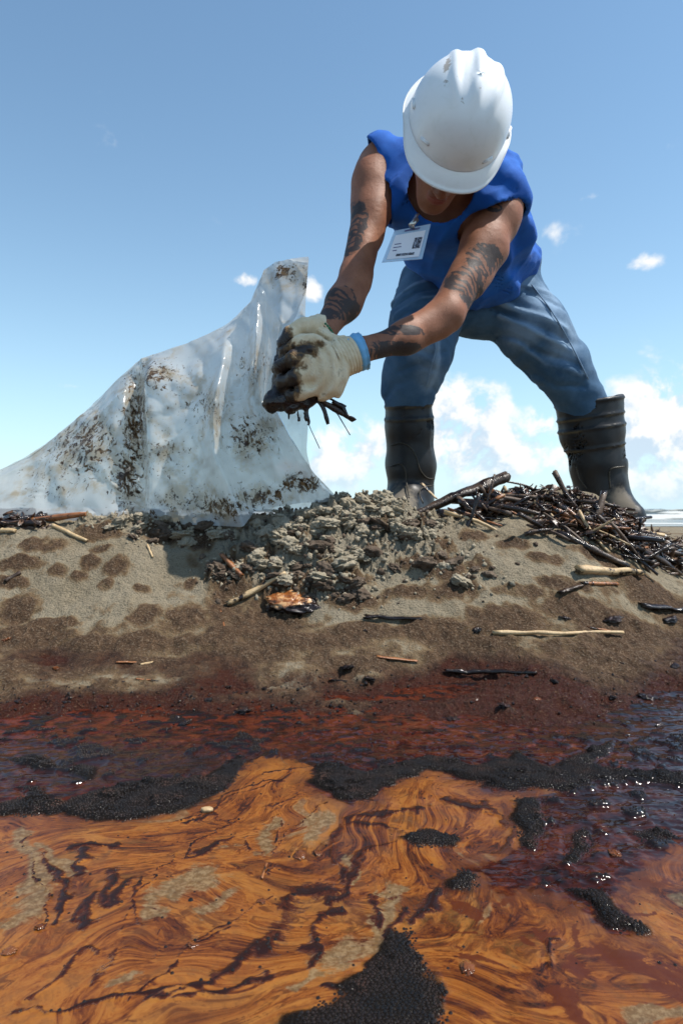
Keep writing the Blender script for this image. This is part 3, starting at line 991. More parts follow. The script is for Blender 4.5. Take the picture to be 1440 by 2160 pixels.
pos = nd(nt, 'NewGeometry').outputs['Position']
c_ = ramp(nt, noise(nt, pos, 30, 3), [(.4, (.010, .007, .006)), (.58, (.024, .013, .008)), (.72, (.055, .022, .010))])
b = pbsdf(nt, o, Base_Color=c_, Roughness=.2)
b.inputs['Specular IOR Level'].default_value = .42
fo_ = obj('oil_foam', np_mesh('oil_foam', V, Fl), m_bub)
fo_['kind'] = 'stuff'
tag(fo_, 'black bubbly oil foam floating in bands around the orange emulsion', 'oil foam')
print('bubbles', len(bx))

# ------------------------------------------------------------------ the sea behind
sx2 = axis(-12, 26, .22, (-6000, 6000), 1.2)
sy2 = axis(9.0, 46, .14, (8.9, 9000), 1.12)[1:]
SX, SY = np.meshgrid(sx2, sy2)
q = SX * 0
amp = smooth(SY, 10, 17) * (1 - .6 * smooth(SY, 60, 200))
wv = .10 * fbm(SX * .10, SY * .42 + SX * .03, q + 5, 4) + .05 * fbm(SX * .8, SY * 1.6, q + 9, 3)
SEA0 = -.10
surf = smooth(fbm(SX * .16 + 7, SY * .55, q + 15, 5) + .10 * np.exp(-((SY - 20) / 7) ** 2), .02, .45)
SZ = H + SEA0 - .12 + amp * (wv + .10 * surf) * (1 + .3 * smooth(SY, 18, 30))
sea_me = np_mesh('sea', np.stack([SX.ravel(), SY.ravel(), SZ.ravel()], 1), grid_faces(len(sy2), len(sx2)))
set_attr(sea_me, 'surf', surf * (1 - smooth(SY, 24, 38)) * smooth(SY, 9, 11))
m_sea, nt, o = new_mat('sea')
pos = nd(nt, 'NewGeometry').outputs['Position']
sf = mth(nt, 'MULTIPLY', attr(nt, 'surf'), mth(nt, 'ADD', 0.9, mth(nt, 'SUBTRACT', noise(nt, nd(nt, 'Mapping', {0: pos, 3: (.5, 1.3, 1)}).outputs[0], 1.6, 7, .7), .5)))
c_ = mixc(nt, sstep(nt, sf, .35, .75), (.075, .09, .08), (.46, .47, .45))
pbsdf(nt, o, Base_Color=c_, Roughness=mth(nt, 'ADD', .15, mth(nt, 'MULTIPLY', sstep(nt, sf, .25, .55), .6)), Normal=bump(nt, noise(nt, pos, 4, 4), .4, .05))
sea = obj('sea', sea_me, m_sea)
sea['kind'] = 'structure'
# ------------------------------------------------------------------ the worker
def skin_material():
    m, nt, o = new_mat('skin')
    pos = nd(nt, 'NewGeometry').outputs['Position']
    n1 = noise(nt, pos, 22, 4)
    n2 = noise(nt, pos, 380, 3, .6)
    c_ = ramp(nt, n1, [(.3, (.205, .076, .037)), (.5, (.255, .100, .051)), (.7, (.30, .124, .066))])
    c_ = mixc(nt, sstep(nt, n2, .55, .75), c_, (.15, .058, .032))
    c_ = mixc(nt, mth(nt, 'MULTIPLY', attr(nt, 'lips'), .8), c_, (.26, .06, .055))
    c_ = mixc(nt, attr(nt, 'hair'), c_, (.012, .009, .008))
    # ink under the skin: dark shapes with paler gaps inside
    t = attr(nt, 'tattoo')
    nn = noise(nt, pos, 55, 5, .6, .6)
    n3 = noise(nt, pos, 120, 3, .5, 1.2)
    tf = sstep(nt, mth(nt, 'ADD', t, mth(nt, 'MULTIPLY', mth(nt, 'SUBTRACT', nn, .5), .75)), .42, .50)
    wl = nd(nt, 'TexWave', {'Vector': pos, 'Scale': 26.0, 'Distortion': 7.0, 'Detail': 2.0, 'Detail Scale': 1.3}, bands_direction='DIAGONAL').outputs['Fac']
    lines = sstep(nt, wl, .42, .60)
    solid = sstep(nt, noise(nt, pos, 24, 3), .47, .53)
    tf = mth(nt, 'MULTIPLY', tf, mth(nt, 'MAXIMUM', mth(nt, 'MAXIMUM', lines, solid), .30))
    c_ = mixc(nt, mth(nt, 'MULTIPLY', tf, .92), c_, (.022, .020, .021))
    b = pbsdf(nt, o, Base_Color=c_, Roughness=.56, Normal=bump(nt, mth(nt, 'ADD', n2, mth(nt, 'MULTIPLY', noise(nt, pos, 70, 5, .6), 1.6)), .35, .0022))
    b.inputs['Specular IOR Level'].default_value = .4
    b.inputs['Subsurface Weight'].default_value = .06
    b.inputs['Subsurface Radius'].default_value = (.012, .004, .002)
    return m


def cloth_material(name, c0, c1, weave=1400, rough=.85, worn=None, bumpk=.35):
    m, nt, o = new_mat(name)
    pos = nd(nt, 'NewGeometry').outputs['Position']
    n1 = noise(nt, pos, 11, 5, .6)
    n2 = noise(nt, pos, weave, 2, .6)
    c_ = mixc(nt, sstep(nt, n1, .35, .68), c0, c1)
    if worn:
        wv_ = mth(nt, 'ADD', attr(nt, 'worn'), mth(nt, 'MULTIPLY', mth(nt, 'SUBTRACT', noise(nt, pos, 26, 5, .65), .5), .55))
        c_ = mixc(nt, sstep(nt, wv_, .25, .95), c_, worn)
    c_ = mixc(nt, mth(nt, 'MULTIPLY', sstep(nt, n2, .4, .7), .35), c_, mixc(nt, .35, c_, (.01, .02, .05)))
    b = pbsdf(nt, o, Base_Color=c_, Roughness=rough, Normal=bump(nt, mth(nt, 'ADD', mth(nt, 'MULTIPLY', n2, .25), n1), bumpk, .006))
    b.inputs['Sheen Weight'].default_value = .04
    b.inputs['Specular IOR Level'].default_value = .25
    return m


person = thing('person', 'worker bending over in blue sleeveless shirt, jeans and white hard hat', 'person', P(1050, 1100, 2.15))


def pchild(name, V, Fl, m, parent=None, attrs=None, origin=None):
    par = parent or person
    org = np.zeros(3)
    p = par
    while p is not None:
        org = org + np.array(p.location)
        p = p.parent
    o_org = np.asarray(V).mean(0) if origin is None else np.asarray(origin)
    me = np_mesh(name, np.asarray(V) - o_org, Fl)
    for k, v in (attrs or {}).items():
        set_attr(me, k, v)
    ob = obj(name, me, m, par)
    ob.location = o_org - org
    return ob


# joints (photo pixel, distance)
SHR, ELR, FAR_, WRR = P(806, 352, 1.72), P(750, 583, 1.60), P(724, 640, 1.56), P(684, 697, 1.50)     # his right arm, left in the picture
UAR = P(783, 445, 1.67)
SHL, UAL, ELL, FAL, WRL = P(1050, 425, 1.70), P(1020, 520, 1.65), P(938, 664, 1.56), P(852, 714, 1.51), P(752, 742, 1.46)
CHEST, WAIST, PELV = P(955, 440, 1.72), P(985, 520, 1.93), P(1003, 590, 2.14)
NECK, HEADC = P(955, 372, 1.66), P(943, 330, 1.52)

# --- head frame: crown towards the camera, face to the sand
HF = np.array([-.17, -.27, -1.0])
HF /= np.linalg.norm(HF)
HU = np.array([.16, -.97, .05])
HU = HU - HF * (HU @ HF)
HU /= np.linalg.norm(HU)
HX = np.cross(HF, HU)                      # his right-hand side ... right-handed frame (x, forward, up)
HR = np.stack([HX, HF, HU], 1)

body = SDF(P(640, 800, 1.40) * 0 + np.array([-.16, 1.34, .40]), np.array([.62, 2.30, 1.32]), .0058)
# torso inside the shirt
body.ecap(CHEST + [0, .03, .01], WAIST, (.150, .095), (.135, .085), (1, 0, 0), .05)
body.ecap(WAIST, PELV, (.135, .085), (.15, .09), (1, 0, 0), .05)
body.cap(P(870, 372, 1.72), P(1010, 395, 1.71), .06, .06, .05)
body.cap(NECK + [0, .06, 0], HEADC + HU * -.01 - HF * .02, .064, .056, .03)
# head: skull, jaw, chin, nose, lips, ears
hc = HEADC + HU * .02 - HF * .01
HO = hc


def hp(x, f, u):
    return HO + HX * x + HF * f + HU * u


body.ell(hp(0, -.01, .03), (.074, .095, .088), HR, .02)
body.cap(hp(0, .035, -.02), hp(0, .055, -.085), .056, .036, .03)
body.ell(hp(0, .072, -.100), (.022, .018, .016), HR, .02)
body.cap(hp(-.045, -.01, -.05), hp(0, .06, -.095), .030, .024, .03)
body.cap(hp(.045, -.01, -.05), hp(0, .06, -.095), .030, .024, .03)
body.cap(hp(0, .088, .012), hp(0, .106, -.024), .009, .013, .012)
for s in (-1, 1):
    body.ell(hp(.014 * s, .094, -.028), (.010, .010, .008), HR, .008)
    body.ell(hp(.078 * s, -.012, -.015), (.010, .022, .034), HR, .006)
    body.ell(hp(.033 * s, .086, .018), (.016, .010, .008), HR, .006, 's')
    body.ell(hp(.033 * s, .078, .016), (.013, .011, .010), HR, .004)
body.ell(hp(0, .091, -.053), (.026, .011, .0060), HR, .006)
body.ell(hp(0, .089, -.067), (.024, .011, .0075), HR, .006)
body.ell(hp(0, .101, -.0595), (.022, .006, .0016), HR, .003, 's')
# arms
body.chain([SHR + [.02, .01, -.005], SHR, UAR, ELR], [.056, .055, .0435, .0345], .03)
body.ell(P(778, 398, 1.69), (.044, .048, .080), None, .025)
body.ell(P(790, 475, 1.645), (.026, .028, .060), None, .012)
body.chain([ELR, FAR_, WRR, P(655, 725, 1.485)], [.0345, .0385, .0250, .024], .022)
body.cap(P(758, 605, 1.60), P(738, 648, 1.56), .025, .022, .012)
body.chain([SHL + [-.03, .02, 0], SHL, UAL, ELL], [.062, .060, .0515, .0385], .03)
body.ell(P(1055, 452, 1.67), (.052, .050, .072), None, .02)
body.ell(P(1003, 540, 1.615), (.030, .028, .058), None, .012)
body.cap(P(1040, 530, 1.64), P(1000, 606, 1.60), .034, .026, .015)
body.chain([ELL, FAL, WRL, P(715, 760, 1.45)], [.0385, .0330, .0250, .025], .022)
body.cap(P(925, 690, 1.55), P(862, 722, 1.52), .029, .025, .014)
body.cap(P(915, 664, 1.545), P(850, 700, 1.50), .022, .017, .016)
body.displace(lambda x, y, z: .0022 * fbm(x * 16, y * 16, z * 16, 2), .02)
V, Fq = body.mesh('body')
TATS = [(P(745, 470, 1.63), .035, .055), (P(741, 515, 1.62), .024, .045), (P(712, 635, 1.52), .040, .036), (P(725, 650, 1.52), .034, .030), (P(690, 660, 1.50), .026, .022),
        (P(1020, 545, 1.60), .044, .030), (P(1010, 565, 1.60), .034, .030), (P(985, 595, 1.57), .040, .036), (P(995, 620, 1.56), .034, .034), (P(955, 600, 1.56), .020, .024),
        (P(1042, 438, 1.62), .018, .014), (P(840, 695, 1.47), .060, .012), (P(850, 735, 1.48), .080, .013), (P(800, 748, 1.46), .040, .010)]
tat = np.zeros(len(V))
for (c, rx, rz) in TATS:
    r = np.sqrt(((V[:, 0] - c[0]) / rx) ** 2 + ((V[:, 2] - c[2]) / rz) ** 2 + ((V[:, 1] - c[1]) / .075) ** 2)
    tat = np.maximum(tat, np.clip(1.25 - .75 * r, 0, 1))
lf = (V - HO) @ HR
lips = np.exp(-((lf[:, 0] / .026) ** 2 + ((lf[:, 2] + .060) / .012) ** 2) ** 2) * (lf[:, 1] > .08)
hair = smooth(lf[:, 2], .035, .06) * (np.abs(lf).max(1) < .2)
m_skin = skin_material()
pchild('body', V, Fq, m_skin, attrs={'tattoo': tat, 'lips': lips, 'hair': hair})

# --- shirt: hollow cloth shell, cut off at the armholes, neck and hem
SN = PELV - CHEST
SN = SN / np.linalg.norm(SN)
HEMC = P(1000, 575, 2.07)
HEMN = np.array([-.05, 1.0, .12])
HEMN /= np.linalg.norm(HEMN)
lo, hi = np.array([.02, 1.52, .52]), np.array([.68, 2.32, 1.30])


def shirt_outer(clip):
    s = SDF(lo, hi, .0048)
    hem = (HEMC, HEMN) if clip else None
    s.ecap(CHEST + [0.006, 0, .004], P(985, 505, 1.90), (.158, .112), (.162, .105), (1, 0, 0), .04)
    s.ecap(P(985, 500, 1.88), P(1001, 560, 2.10), (.166, .105), (.190, .118), (1, 0, 0), .05)
    s.ell(P(1012, 590, 2.0), (.12, .11, .080), None, .05)
    s.cap(P(845, 352, 1.73), P(960, 352, 1.72), .058, .074, .04)
    s.cap(P(960, 352, 1.72), P(1030, 385, 1.70), .074, .078, .04)
    # shoulder of his right side: ends in an armhole
    s.cap(P(862, 362, 1.73), P(800, 337, 1.715), .069, .058, .03)
    s.cap(P(868, 400, 1.71), P(838, 420, 1.69), .072, .060, .03)
    # cap sleeve on his left side
    s.cap(P(1005, 402, 1.71), P(1046, 430, 1.685), .070, .068, .03, clip=(P(1064, 452, 1.675), np.array([.42, -.20, -.88])) if clip else None)
    s.cap(P(1046, 430, 1.685), P(1042, 470, 1.665), .070, .070, .02, clip=(P(1064, 452, 1.675), np.array([.42, -.20, -.88])) if clip else None)
    if clip:
        sl, X = s.sub(lo, hi)
        d = (X[0] - HEMC[0]) * HEMN[0] + (X[1] - HEMC[1]) * HEMN[1] + (X[2] - HEMC[2]) * HEMN[2]
        d = d + .010 * np.sin(X[0] * 40).astype(np.float32)
        s.v = np.maximum(s.v, d.astype(np.float32))
        pa = P(803, 372, 1.70)
        d = (X[0] - pa[0]) * -.96 + (X[2] - pa[2]) * -.28 + .004 * np.sin(X[2] * 60)
        s.v = np.maximum(s.v, d.astype(np.float32))
    return s


def shirt_fold(x, y, z):
    # drapes running from the armholes and shoulders down to the hem, and a bunch at the rolled sleeve
    a = .006 * np.sin((x * 34 - z * 22 + y * 6) + 2.2 * vnoise(x * 6, y * 6, z * 6)) * smooth(z, .95, .80)
    b_ = .0055 * np.sin((x * 26 + z * 58) + 2.5 * vnoise(x * 8 + 3, y * 8, z * 8)) * smooth(x, .30, .42)
    c_ = .009 * fbm(x * 9, y * 9, z * 9, 3)
    cr = .012 * (.30 - np.abs(vnoise(x * 13 - z * 9 + 3, y * 4, z * 5 + x * 4))) + .006 * (.3 - np.abs(vnoise(x * 26 - z * 20, y * 8 + 4, z * 12)))
    return a + b_ + c_ * .6 - cr - .002


so, su = shirt_outer(True), shirt_outer(False)
so.displace(shirt_fold, .03)
su.displace(shirt_fold, .03)
so.v = np.maximum(so.v, -(su.v + .0085))
# openings: armholes, neck V, head
so.cap(UAL + (SHL - UAL) * .25, ELL, .068, .060, .004, 's')
so.cap(NECK + [-.005, .07, 0], P(915, 385, 1.50), .066, .085, .012, 's')
so.cap(P(905, 400, 1.62), P(886, 446, 1.58), .042, .010, .008, 's')
V, Fq = so.mesh('shirt')
m_shirt = cloth_material('blue_shirt', (.007, .082, .360), (.012, .120, .470), 1500)
shirt = pchild('shirt', V, Fq, m_shirt)

# --- jeans
KL, BL = P(884, 742, 1.99), P(862, 832, 2.05)
KR, BR = P(1180, 772, 2.14), P(1224, 850, 2.20)
j = SDF(np.array([.10, 1.80, .40]), np.array([1.02, 2.42, 1.12]), .0058)
j.ecap(P(1000, 562, 2.14), P(1000, 610, 2.15), (.205, .125), (.205, .135), (1, 0, 0), .04)
j.chain([P(905, 615, 2.12), P(893, 690, 2.05), KL, P(866, 795, 2.03), BL, P(864, 880, 2.08)], [.098, .098, .086, .074, .066, .058], .035)
j.chain([P(1060, 620, 2.14), P(1125, 700, 2.12), KR, P(1208, 818, 2.17), BR, P(1240, 900, 2.21)], [.112, .101, .082, .071, .066, .058], .035)
j.cap(P(990, 650, 2.13), P(1005, 660, 2.15), .075, .080, .04)


def dist_line(x, y, z, a, b_):
    ba = b_ - a
    return ((x - a[0]) * ba[0] + (y - a[1]) * ba[1] + (z - a[2]) * ba[2]) / (ba @ ba)


JLINES = [([(1020, 632), (1100, 668), (1185, 700)], .009, 1.0), ([(1050, 668), (1120, 712), (1200, 742)], .008, .9), ([(1075, 720), (1150, 768), (1228, 790)], .008, .6), ([(1090, 610), (1160, 622)], .008, .6),
          ([(1030, 650), (1110, 692), (1190, 722)], .007, -1.0), ([(1060, 700), (1130, 745), (1215, 768)], .007, -1.0), ([(1120, 770), (1180, 810), (1240, 812)], .007, -.8), ([(1060, 600), (1140, 640), (1185, 655)], .007, -.7),
          ([(830, 655), (875, 632), (920, 622)], .007, -1.0), ([(828, 690), (880, 672), (940, 672)], .007, -.9), ([(826, 635), (870, 612), (915, 600)], .007, .7), ([(830, 672), (880, 650), (930, 645)], .007, .5),
          ([(905, 742), (908, 780), (895, 825)], .010, 1.0), ([(850, 755), (890, 772), (925, 765)], .007, -.8), ([(835, 800), (870, 790), (900, 800)], .007, -.7), ([(850, 740), (890, 730), (925, 735)], .008, .7)]


def line_xz(x, z, pts):
    best = np.full(np.shape(x), 9.0)
    Q = [P(px, py, 2.06)[[0, 2]] for px, py in pts]
    for a, b_ in zip(Q[:-1], Q[1:]):
        e = b_ - a
        t = np.clip(((x - a[0]) * e[0] + (z - a[1]) * e[1]) / (e @ e), 0, 1)
        best = np.minimum(best, np.hypot(x - a[0] - t * e[0], z - a[1] - t * e[1]))
    return best


def jean_fold(x, y, z):
    n_ = fbm(x * 7, y * 7, z * 7, 2)
    right = smooth(x, .42, .52)
    ta = dist_line(x, y, z, P(1040, 620, 2.14), BR)
    f1 = np.sin(ta * 21 + 26 * (x * .5 + z * .55) + 3.0 * n_) * smooth(ta, .05, .3)
    tb = dist_line(x, y, z, P(905, 615, 2.12), BL)
    f2 = np.sin(tb * 24 + 14 * x + 3.5 * n_) * smooth(tb, .02, .25)
    sh = lambda f: np.maximum(f, -.2) ** 3 * 1.0
    u1 = x * .62 + z * .78
    u2 = x * .78 - z * .62
    fine = np.abs(vnoise(u1 * 26 + n_ * 1.2, u2 * 7, y * 8)) + .5 * np.abs(vnoise(u1 * 55 + n_ * 2, u2 * 15 + 9, y * 16))
    return .0040 * (right * sh(f1) + (1 - right) * sh(f2)) + .0045 * (.35 - fine) * -1 + .006 * n_ - .003 - sum(.0085 * k_ * np.exp(-(line_xz(x, z, ln) / wd) ** 2) for ln, wd, k_ in JLINES) * (y < 2.15)


j.displace(jean_fold, .035)
V, Fq = j.mesh('jeans')
worn = np.zeros(len(V))
for c, rx, rz in ((KL + [0, -.08, .02], .06, .10), (P(905, 790, 1.95), .05, .07), (P(1150, 640, 2.03), .09, .10), (P(1190, 720, 2.05), .08, .10), (P(1100, 700, 2.02), .09, .06), (P(1080, 590, 2.03), .1, .05)):
    worn = np.maximum(worn, np.exp(-((V[:, 0] - c[0]) / rx) ** 2 - ((V[:, 2] - c[2]) / rz) ** 2 - ((V[:, 1] - c[1]) / .12) ** 2))
fold = jean_fold(V[:, 0], V[:, 1], V[:, 2])
for ln, wd, k_ in JLINES:
    if k_ > 0:
        worn = np.maximum(worn, k_ * np.exp(-(line_xz(V[:, 0], V[:, 2], ln) / (wd * 1.15)) ** 2) * (V[:, 1] < 2.14))
worn = np.clip(worn * .85 + 30 * np.clip(-fold - .004, 0, .02), 0, 1)
m_jean = cloth_material('denim', (.034, .086, .160), (.066, .136, .228), 900, .9, worn=(.21, .31, .43), bumpk=.5)
jeans = pchild('jeans', V, Fq, m_jean, attrs={'worn': worn})

# --- rubber boots
m_boot, nt, o = new_mat('black_rubber')
pos = nd(nt, 'NewGeometry').outputs['Position']
n1 = noise(nt, pos, 18, 6, .65)
c_ = mixc(nt, sstep(nt, n1, .4, .7), (.008, .008, .009), (.016, .0155, .016))
mudn = sstep(nt, mth(nt, 'ADD', attr(nt, 'mud'), mth(nt, 'MULTIPLY', mth(nt, 'SUBTRACT', noise(nt, pos, 70, 5, .7), .5), 1.1)), .45, .9)
c_ = mixc(nt, mth(nt, 'MULTIPLY', mudn, .65), c_, (.20, .17, .13))
c_ = mixc(nt, mth(nt, 'MULTIPLY', attr(nt, 'band'), .55), c_, (.15, .115, .06))
pbsdf(nt, o, Base_Color=c_, Roughness=mth(nt, 'ADD', .44, mth(nt, 'MULTIPLY', mudn, .4)), Normal=bump(nt, noise(nt, pos, 300, 3), .1, .001)).inputs['Specular IOR Level'].default_value = .35


def boot(shaft, foot, udir, bands, mud_c):
    """shaft: (point, ru, rv) from the rim down; foot: (point, radius) chain"""
    pts = np.concatenate([s_[0][None] for s_ in shaft] + [f_[0][None] for f_ in foot])
    lo_, hi_ = pts.min(0) - .14, pts.max(0) + .14
    s = SDF(lo_, hi_, .0047)
    ax = shaft[1][0] - shaft[0][0]
    ax = ax / np.linalg.norm(ax)
    for (a, ru, rv), (b_, ru2, rv2) in zip(shaft[:-1], shaft[1:]):
        s.ecap(a, b_, (ru, rv), (ru2, rv2), udir, .02)
    s.chain([f_[0] for f_ in foot], [f_[1] for f_ in foot], .035)
    # sole
    s.chain([f_[0] + [0, 0, -.035] for f_ in foot[1:]], [f_[1] * .80 for f_ in foot[1:]], .012)
    sl, X = s.sub(lo_, hi_)
    floor = .262 - X[2]
    s.v = np.maximum(s.v, floor.astype(np.float32))
    full = s.v.copy()
    t = (X[0] - shaft[0][0][0]) * ax[0] + (X[1] - shaft[0][0][1]) * ax[1] + (X[2] - shaft[0][0][2]) * ax[2]
    s.v = np.maximum(s.v, (-t).astype(np.float32))
    hollow = np.maximum(full + .008, t - .20)
    s.v = np.maximum(s.v, (-hollow).astype(np.float32))

    def ridges(x, y, z):
        tt = (x - shaft[0][0][0]) * ax[0] + (y - shaft[0][0][1]) * ax[1] + (z - shaft[0][0][2]) * ax[2]
        r = 0
        for b0, w0 in bands:
            r = r - .0040 * np.exp(-((tt - b0) / w0) ** 2)
        return r + .0035 * fbm(x * 11, y * 11, z * 9, 3)
    s.displace(ridges, .02)
    V, Fq = s.mesh('boot')
    tt = (V - shaft[0][0]) @ ax
    band = np.zeros(len(V))
    for b0, w0 in bands[1:]:
        band = np.maximum(band, np.exp(-((tt - b0 - .004) / .0032) ** 2) * smooth(vnoise(V[:, 0] * 30, V[:, 1] * 30, V[:, 2] * 6), -.5, .5))
    mud = np.exp(-((V[:, 0] - mud_c[0]) / .05) ** 2 - ((V[:, 2] - mud_c[2]) / .07) ** 2) + .02
    return pchild('boot', V, Fq, m_boot, attrs={'band': band, 'mud': mud})


# each boot's moulded seams are raised cords on its front
def cord(parent, pts, r, m):
    V, Fl = tube(resample(pts, 24), r, 6)
    return pchild('moulded_seam', V, Fl, m, parent)


bootL = boot([(P(860, 820, 2.05), .0685, .070), (P(863, 900, 2.07), .070, .072), (P(867, 985, 2.09), .073, .074), (P(866, 1045, 2.09), .064, .070)],
             [(P(866, 1050, 2.10), .062), (P(862, 1068, 2.06), .060), (P(854, 1083, 1.99), .052), (P(848, 1088, 1.93), .045)], (1, 0, 0),
             [(.008, .005), (.050, .004), (.088, .004)], P(845, 1060, 2.03))
bootR = boot([(P(1240, 843, 2.20), .104, .080), (P(1248, 915, 2.21), .095, .077), (P(1262, 985, 2.22), .090, .076), (P(1268, 1035, 2.22), .080, .072)],
             [(P(1272, 1040, 2.22), .074), (P(1285, 1066, 2.21), .062), (P(1308, 1084, 2.17), .052), (P(1328, 1094, 2.12), .045)], (1, -.1, 0),
             [(.008, .005), (.055, .004), (.092, .004), (.155, .003)], P(1300, 1060, 2.15))

def on_boot(bt, pts, r, d_guess, name='moulded_seam', mt=None):
    base = np.array(bt.location) + np.array(person.location)
    V = np.array([v_.co[:] for v_ in bt.data.vertices]) + base
    a, b_ = V[:, 0] / V[:, 1] * F + 720, HOR - (V[:, 2] - H) / V[:, 1] * F
    out = []
    for px, py in curve(pts, 6):
        m = np.hypot(a - px, b_ - py) < 7
        dd = V[m, 1].min() if m.any() else d_guess
        out.append(P(px, py, dd - .0005))
    V, Fl = tube(resample(np.array(out), 26), r, 6)
    o_ = pchild(name, V, Fl, mt or m_boot, bt, attrs={'band': np.full(len(V), .35), 'mud': np.full(len(V), .3), 'worn': np.full(len(V), .75)})


on_boot(bootL, [(822, 940), (845, 934), (866, 944), (878, 966), (886, 992), (900, 1008), (916, 1010)], .0022, 2.0)
on_boot(bootL, [(822, 984), (842, 978), (854, 990), (857, 1020), (862, 1050)], .0022, 2.0)
on_boot(bootL, [(892, 1062), (884, 1040), (892, 1028), (912, 1024)], .0020, 2.0)
on_boot(bootR, [(1286, 1030), (1284, 1000), (1290, 988), (1316, 984)], .0024, 2.1)
on_boot(bootR, [(1215, 985), (1222, 1010), (1236, 1030)], .0022, 2.1)
on_boot(jeans, [(915, 712), (918, 740), (908, 775), (900, 812)], .0022, 2.0, 'leg_seam', m_jean)
on_boot(jeans, [(1120, 600), (1165, 660), (1205, 730), (1240, 800)], .0022, 2.1, 'leg_seam', m_jean)
# --- gloves
m_glove, nt, o = new_mat('knit_glove')
pos = nd(nt, 'NewGeometry').outputs['Position']
n1 = noise(nt, pos, 45, 5, .65, .3)
kn = nd(nt, 'TexWave', {'Vector': pos, 'Scale': 95.0, 'Distortion': 1.0}, bands_direction='DIAGONAL').outputs['Fac']
c_ = mixc(nt, sstep(nt, n1, .35, .7), (.70, .54, .34), (.80, .66, .46))
st = mth(nt, 'ADD', attr(nt, 'stain'), mth(nt, 'MULTIPLY', mth(nt, 'SUBTRACT', n1, .5), 1.5))
c_ = mixc(nt, sstep(nt, st, .30, .58), c_, (.20, .115, .050))
c_ = mixc(nt, sstep(nt, st, .52, .80), c_, (.022, .013, .009))
rr = mth(nt, 'SUBTRACT', .9, mth(nt, 'MULTIPLY', sstep(nt, st, .55, .9), .55))
pbsdf(nt, o, Base_Color=c_, Roughness=rr, Normal=bump(nt, mth(nt, 'ADD', mth(nt, 'MULTIPLY', kn, .5), noise(nt, pos, 500, 2)), .45, .002))

# his left hand, in front: fist closed on the oily mass, back of the hand to the camera
g = SDF(np.array([-.16, 1.33, .40]), np.array([.10, 1.56, .78]), .0034)
wr, kc = P(722, 755, 1.455), P(662, 772, 1.425)
updir = np.array([.12, .05, 1.0])
g.ecap(wr, kc, (.036, .030), (.054, .032), updir, .02)
g.ell(P(690, 785, 1.432), (.040, .034, .052), None, .02)
g.cap(P(712, 780, 1.445), P(690, 815, 1.435), .026, .024, .02)
fing = [((668, 722), (634, 722), (606, 740), (600, 764), .0150, 1.420), ((655, 752), (622, 757), (594, 772), (592, 800), .0158, 1.408),
        ((655, 788), (622, 796), (597, 808), (600, 832), .0155, 1.406), ((668, 818), (638, 828), (615, 834), (618, 852), .0140, 1.412)]
for (a, b_, c2, d2, r, dd) in fing:
    g.chain([P(*a, dd + .008), P(*b_, dd - .004), P(*c2, dd + .022), P(*d2, dd + .055)], [r * 1.12, r * 1.06, r, r * .9], .007)
# thumb: leaves the upper edge of the palm and closes over the mass behind the index finger
g.chain([P(715, 728, 1.46), P(680, 706, 1.475), P(645, 716, 1.485), P(618, 738, 1.490)], [.020, .018, .0165, .0145], .010)
FC = P(640, 782, 1.42)


def glove_folds(x, y, z):
    r = np.sqrt((x - FC[0]) ** 2 + ((z - FC[2]) * .85) ** 2)
    return .0034 * np.sin(r * 265 + 1.5 * vnoise(x * 25, y * 25, z * 25)) * smooth(r, .012, .03) * smooth(x, FC[0] - .01, FC[0] + .02) + .0030 * fbm(x * 45, y * 45, z * 45, 2)


g.displace(glove_folds, .016)
V, Fq = g.mesh('glove')
pxs = V[:, 0] / V[:, 1] * F + 720
pys = HOR - (V[:, 2] - H) / V[:, 1] * F
stn = 1.15 - smooth(pxs + .35 * np.abs(pys - 800) - 14 * fbm(V[:, 0] * 30, V[:, 1] * 30, V[:, 2] * 30, 3), 598, 668)
stn = np.maximum(stn, .95 * np.exp(-((pxs - 640) / 50) ** 2 - ((pys - 738 + (pxs - 640) * .25) / 20) ** 2))
gl = pchild('glove', V, Fq, m_glove, attrs={'stain': stn})


def cuff(pa, pb, ra, rb, nring, amp, m, parent, ell=1.0, name='cuff', axial=0):
    """a knitted wrist tube; ribs ring the wrist"""
    n, k = 40, nring * 6 + 1
    d, u, v = frame_from(pb - pa)
    Vs = []
    for i in range(k):
        t = i / (k - 1)
        for jx in range(n):
            a = 2 * PI * jx / n
            r = ra + (rb - ra) * t + amp * math.sin(t * nring * 2 * PI) + .0010 * math.sin(a * 3 + t * 5) + axial * math.sin(a * 14)
            Vs.append(pa + (pb - pa) * t + u * (r * math.cos(a)) + v * (r * ell * math.sin(a)))
    Vs = np.array(Vs)
    d_ = d * .0
    inner = Vs[(k - 1) * n:] - (Vs[(k - 1) * n:] - pb) * .10
    deep = inner - (pb - pa) * .6
    A = np.concatenate([Vs, inner, deep])
    return pchild(name, A, [grid_faces(k + 2, n, True)], m, parent, attrs={'stain': np.full(len(A), .02)})


cuff(P(705, 763, 1.45), P(747, 746, 1.46), .041, .040, 7, .0012, m_glove, gl)
m_nit, nt, o = new_mat('blue_nitrile')
b = pbsdf(nt, o, Base_Color=(.16, .42, .68), Roughness=.42)
b.inputs['Subsurface Weight'].default_value = 0
cuff(P(735, 750, 1.46), P(766, 740, 1.465), .0365, .041, 2, .0016, m_nit, gl, 1.0, 'inner_glove_cuff', .0012)

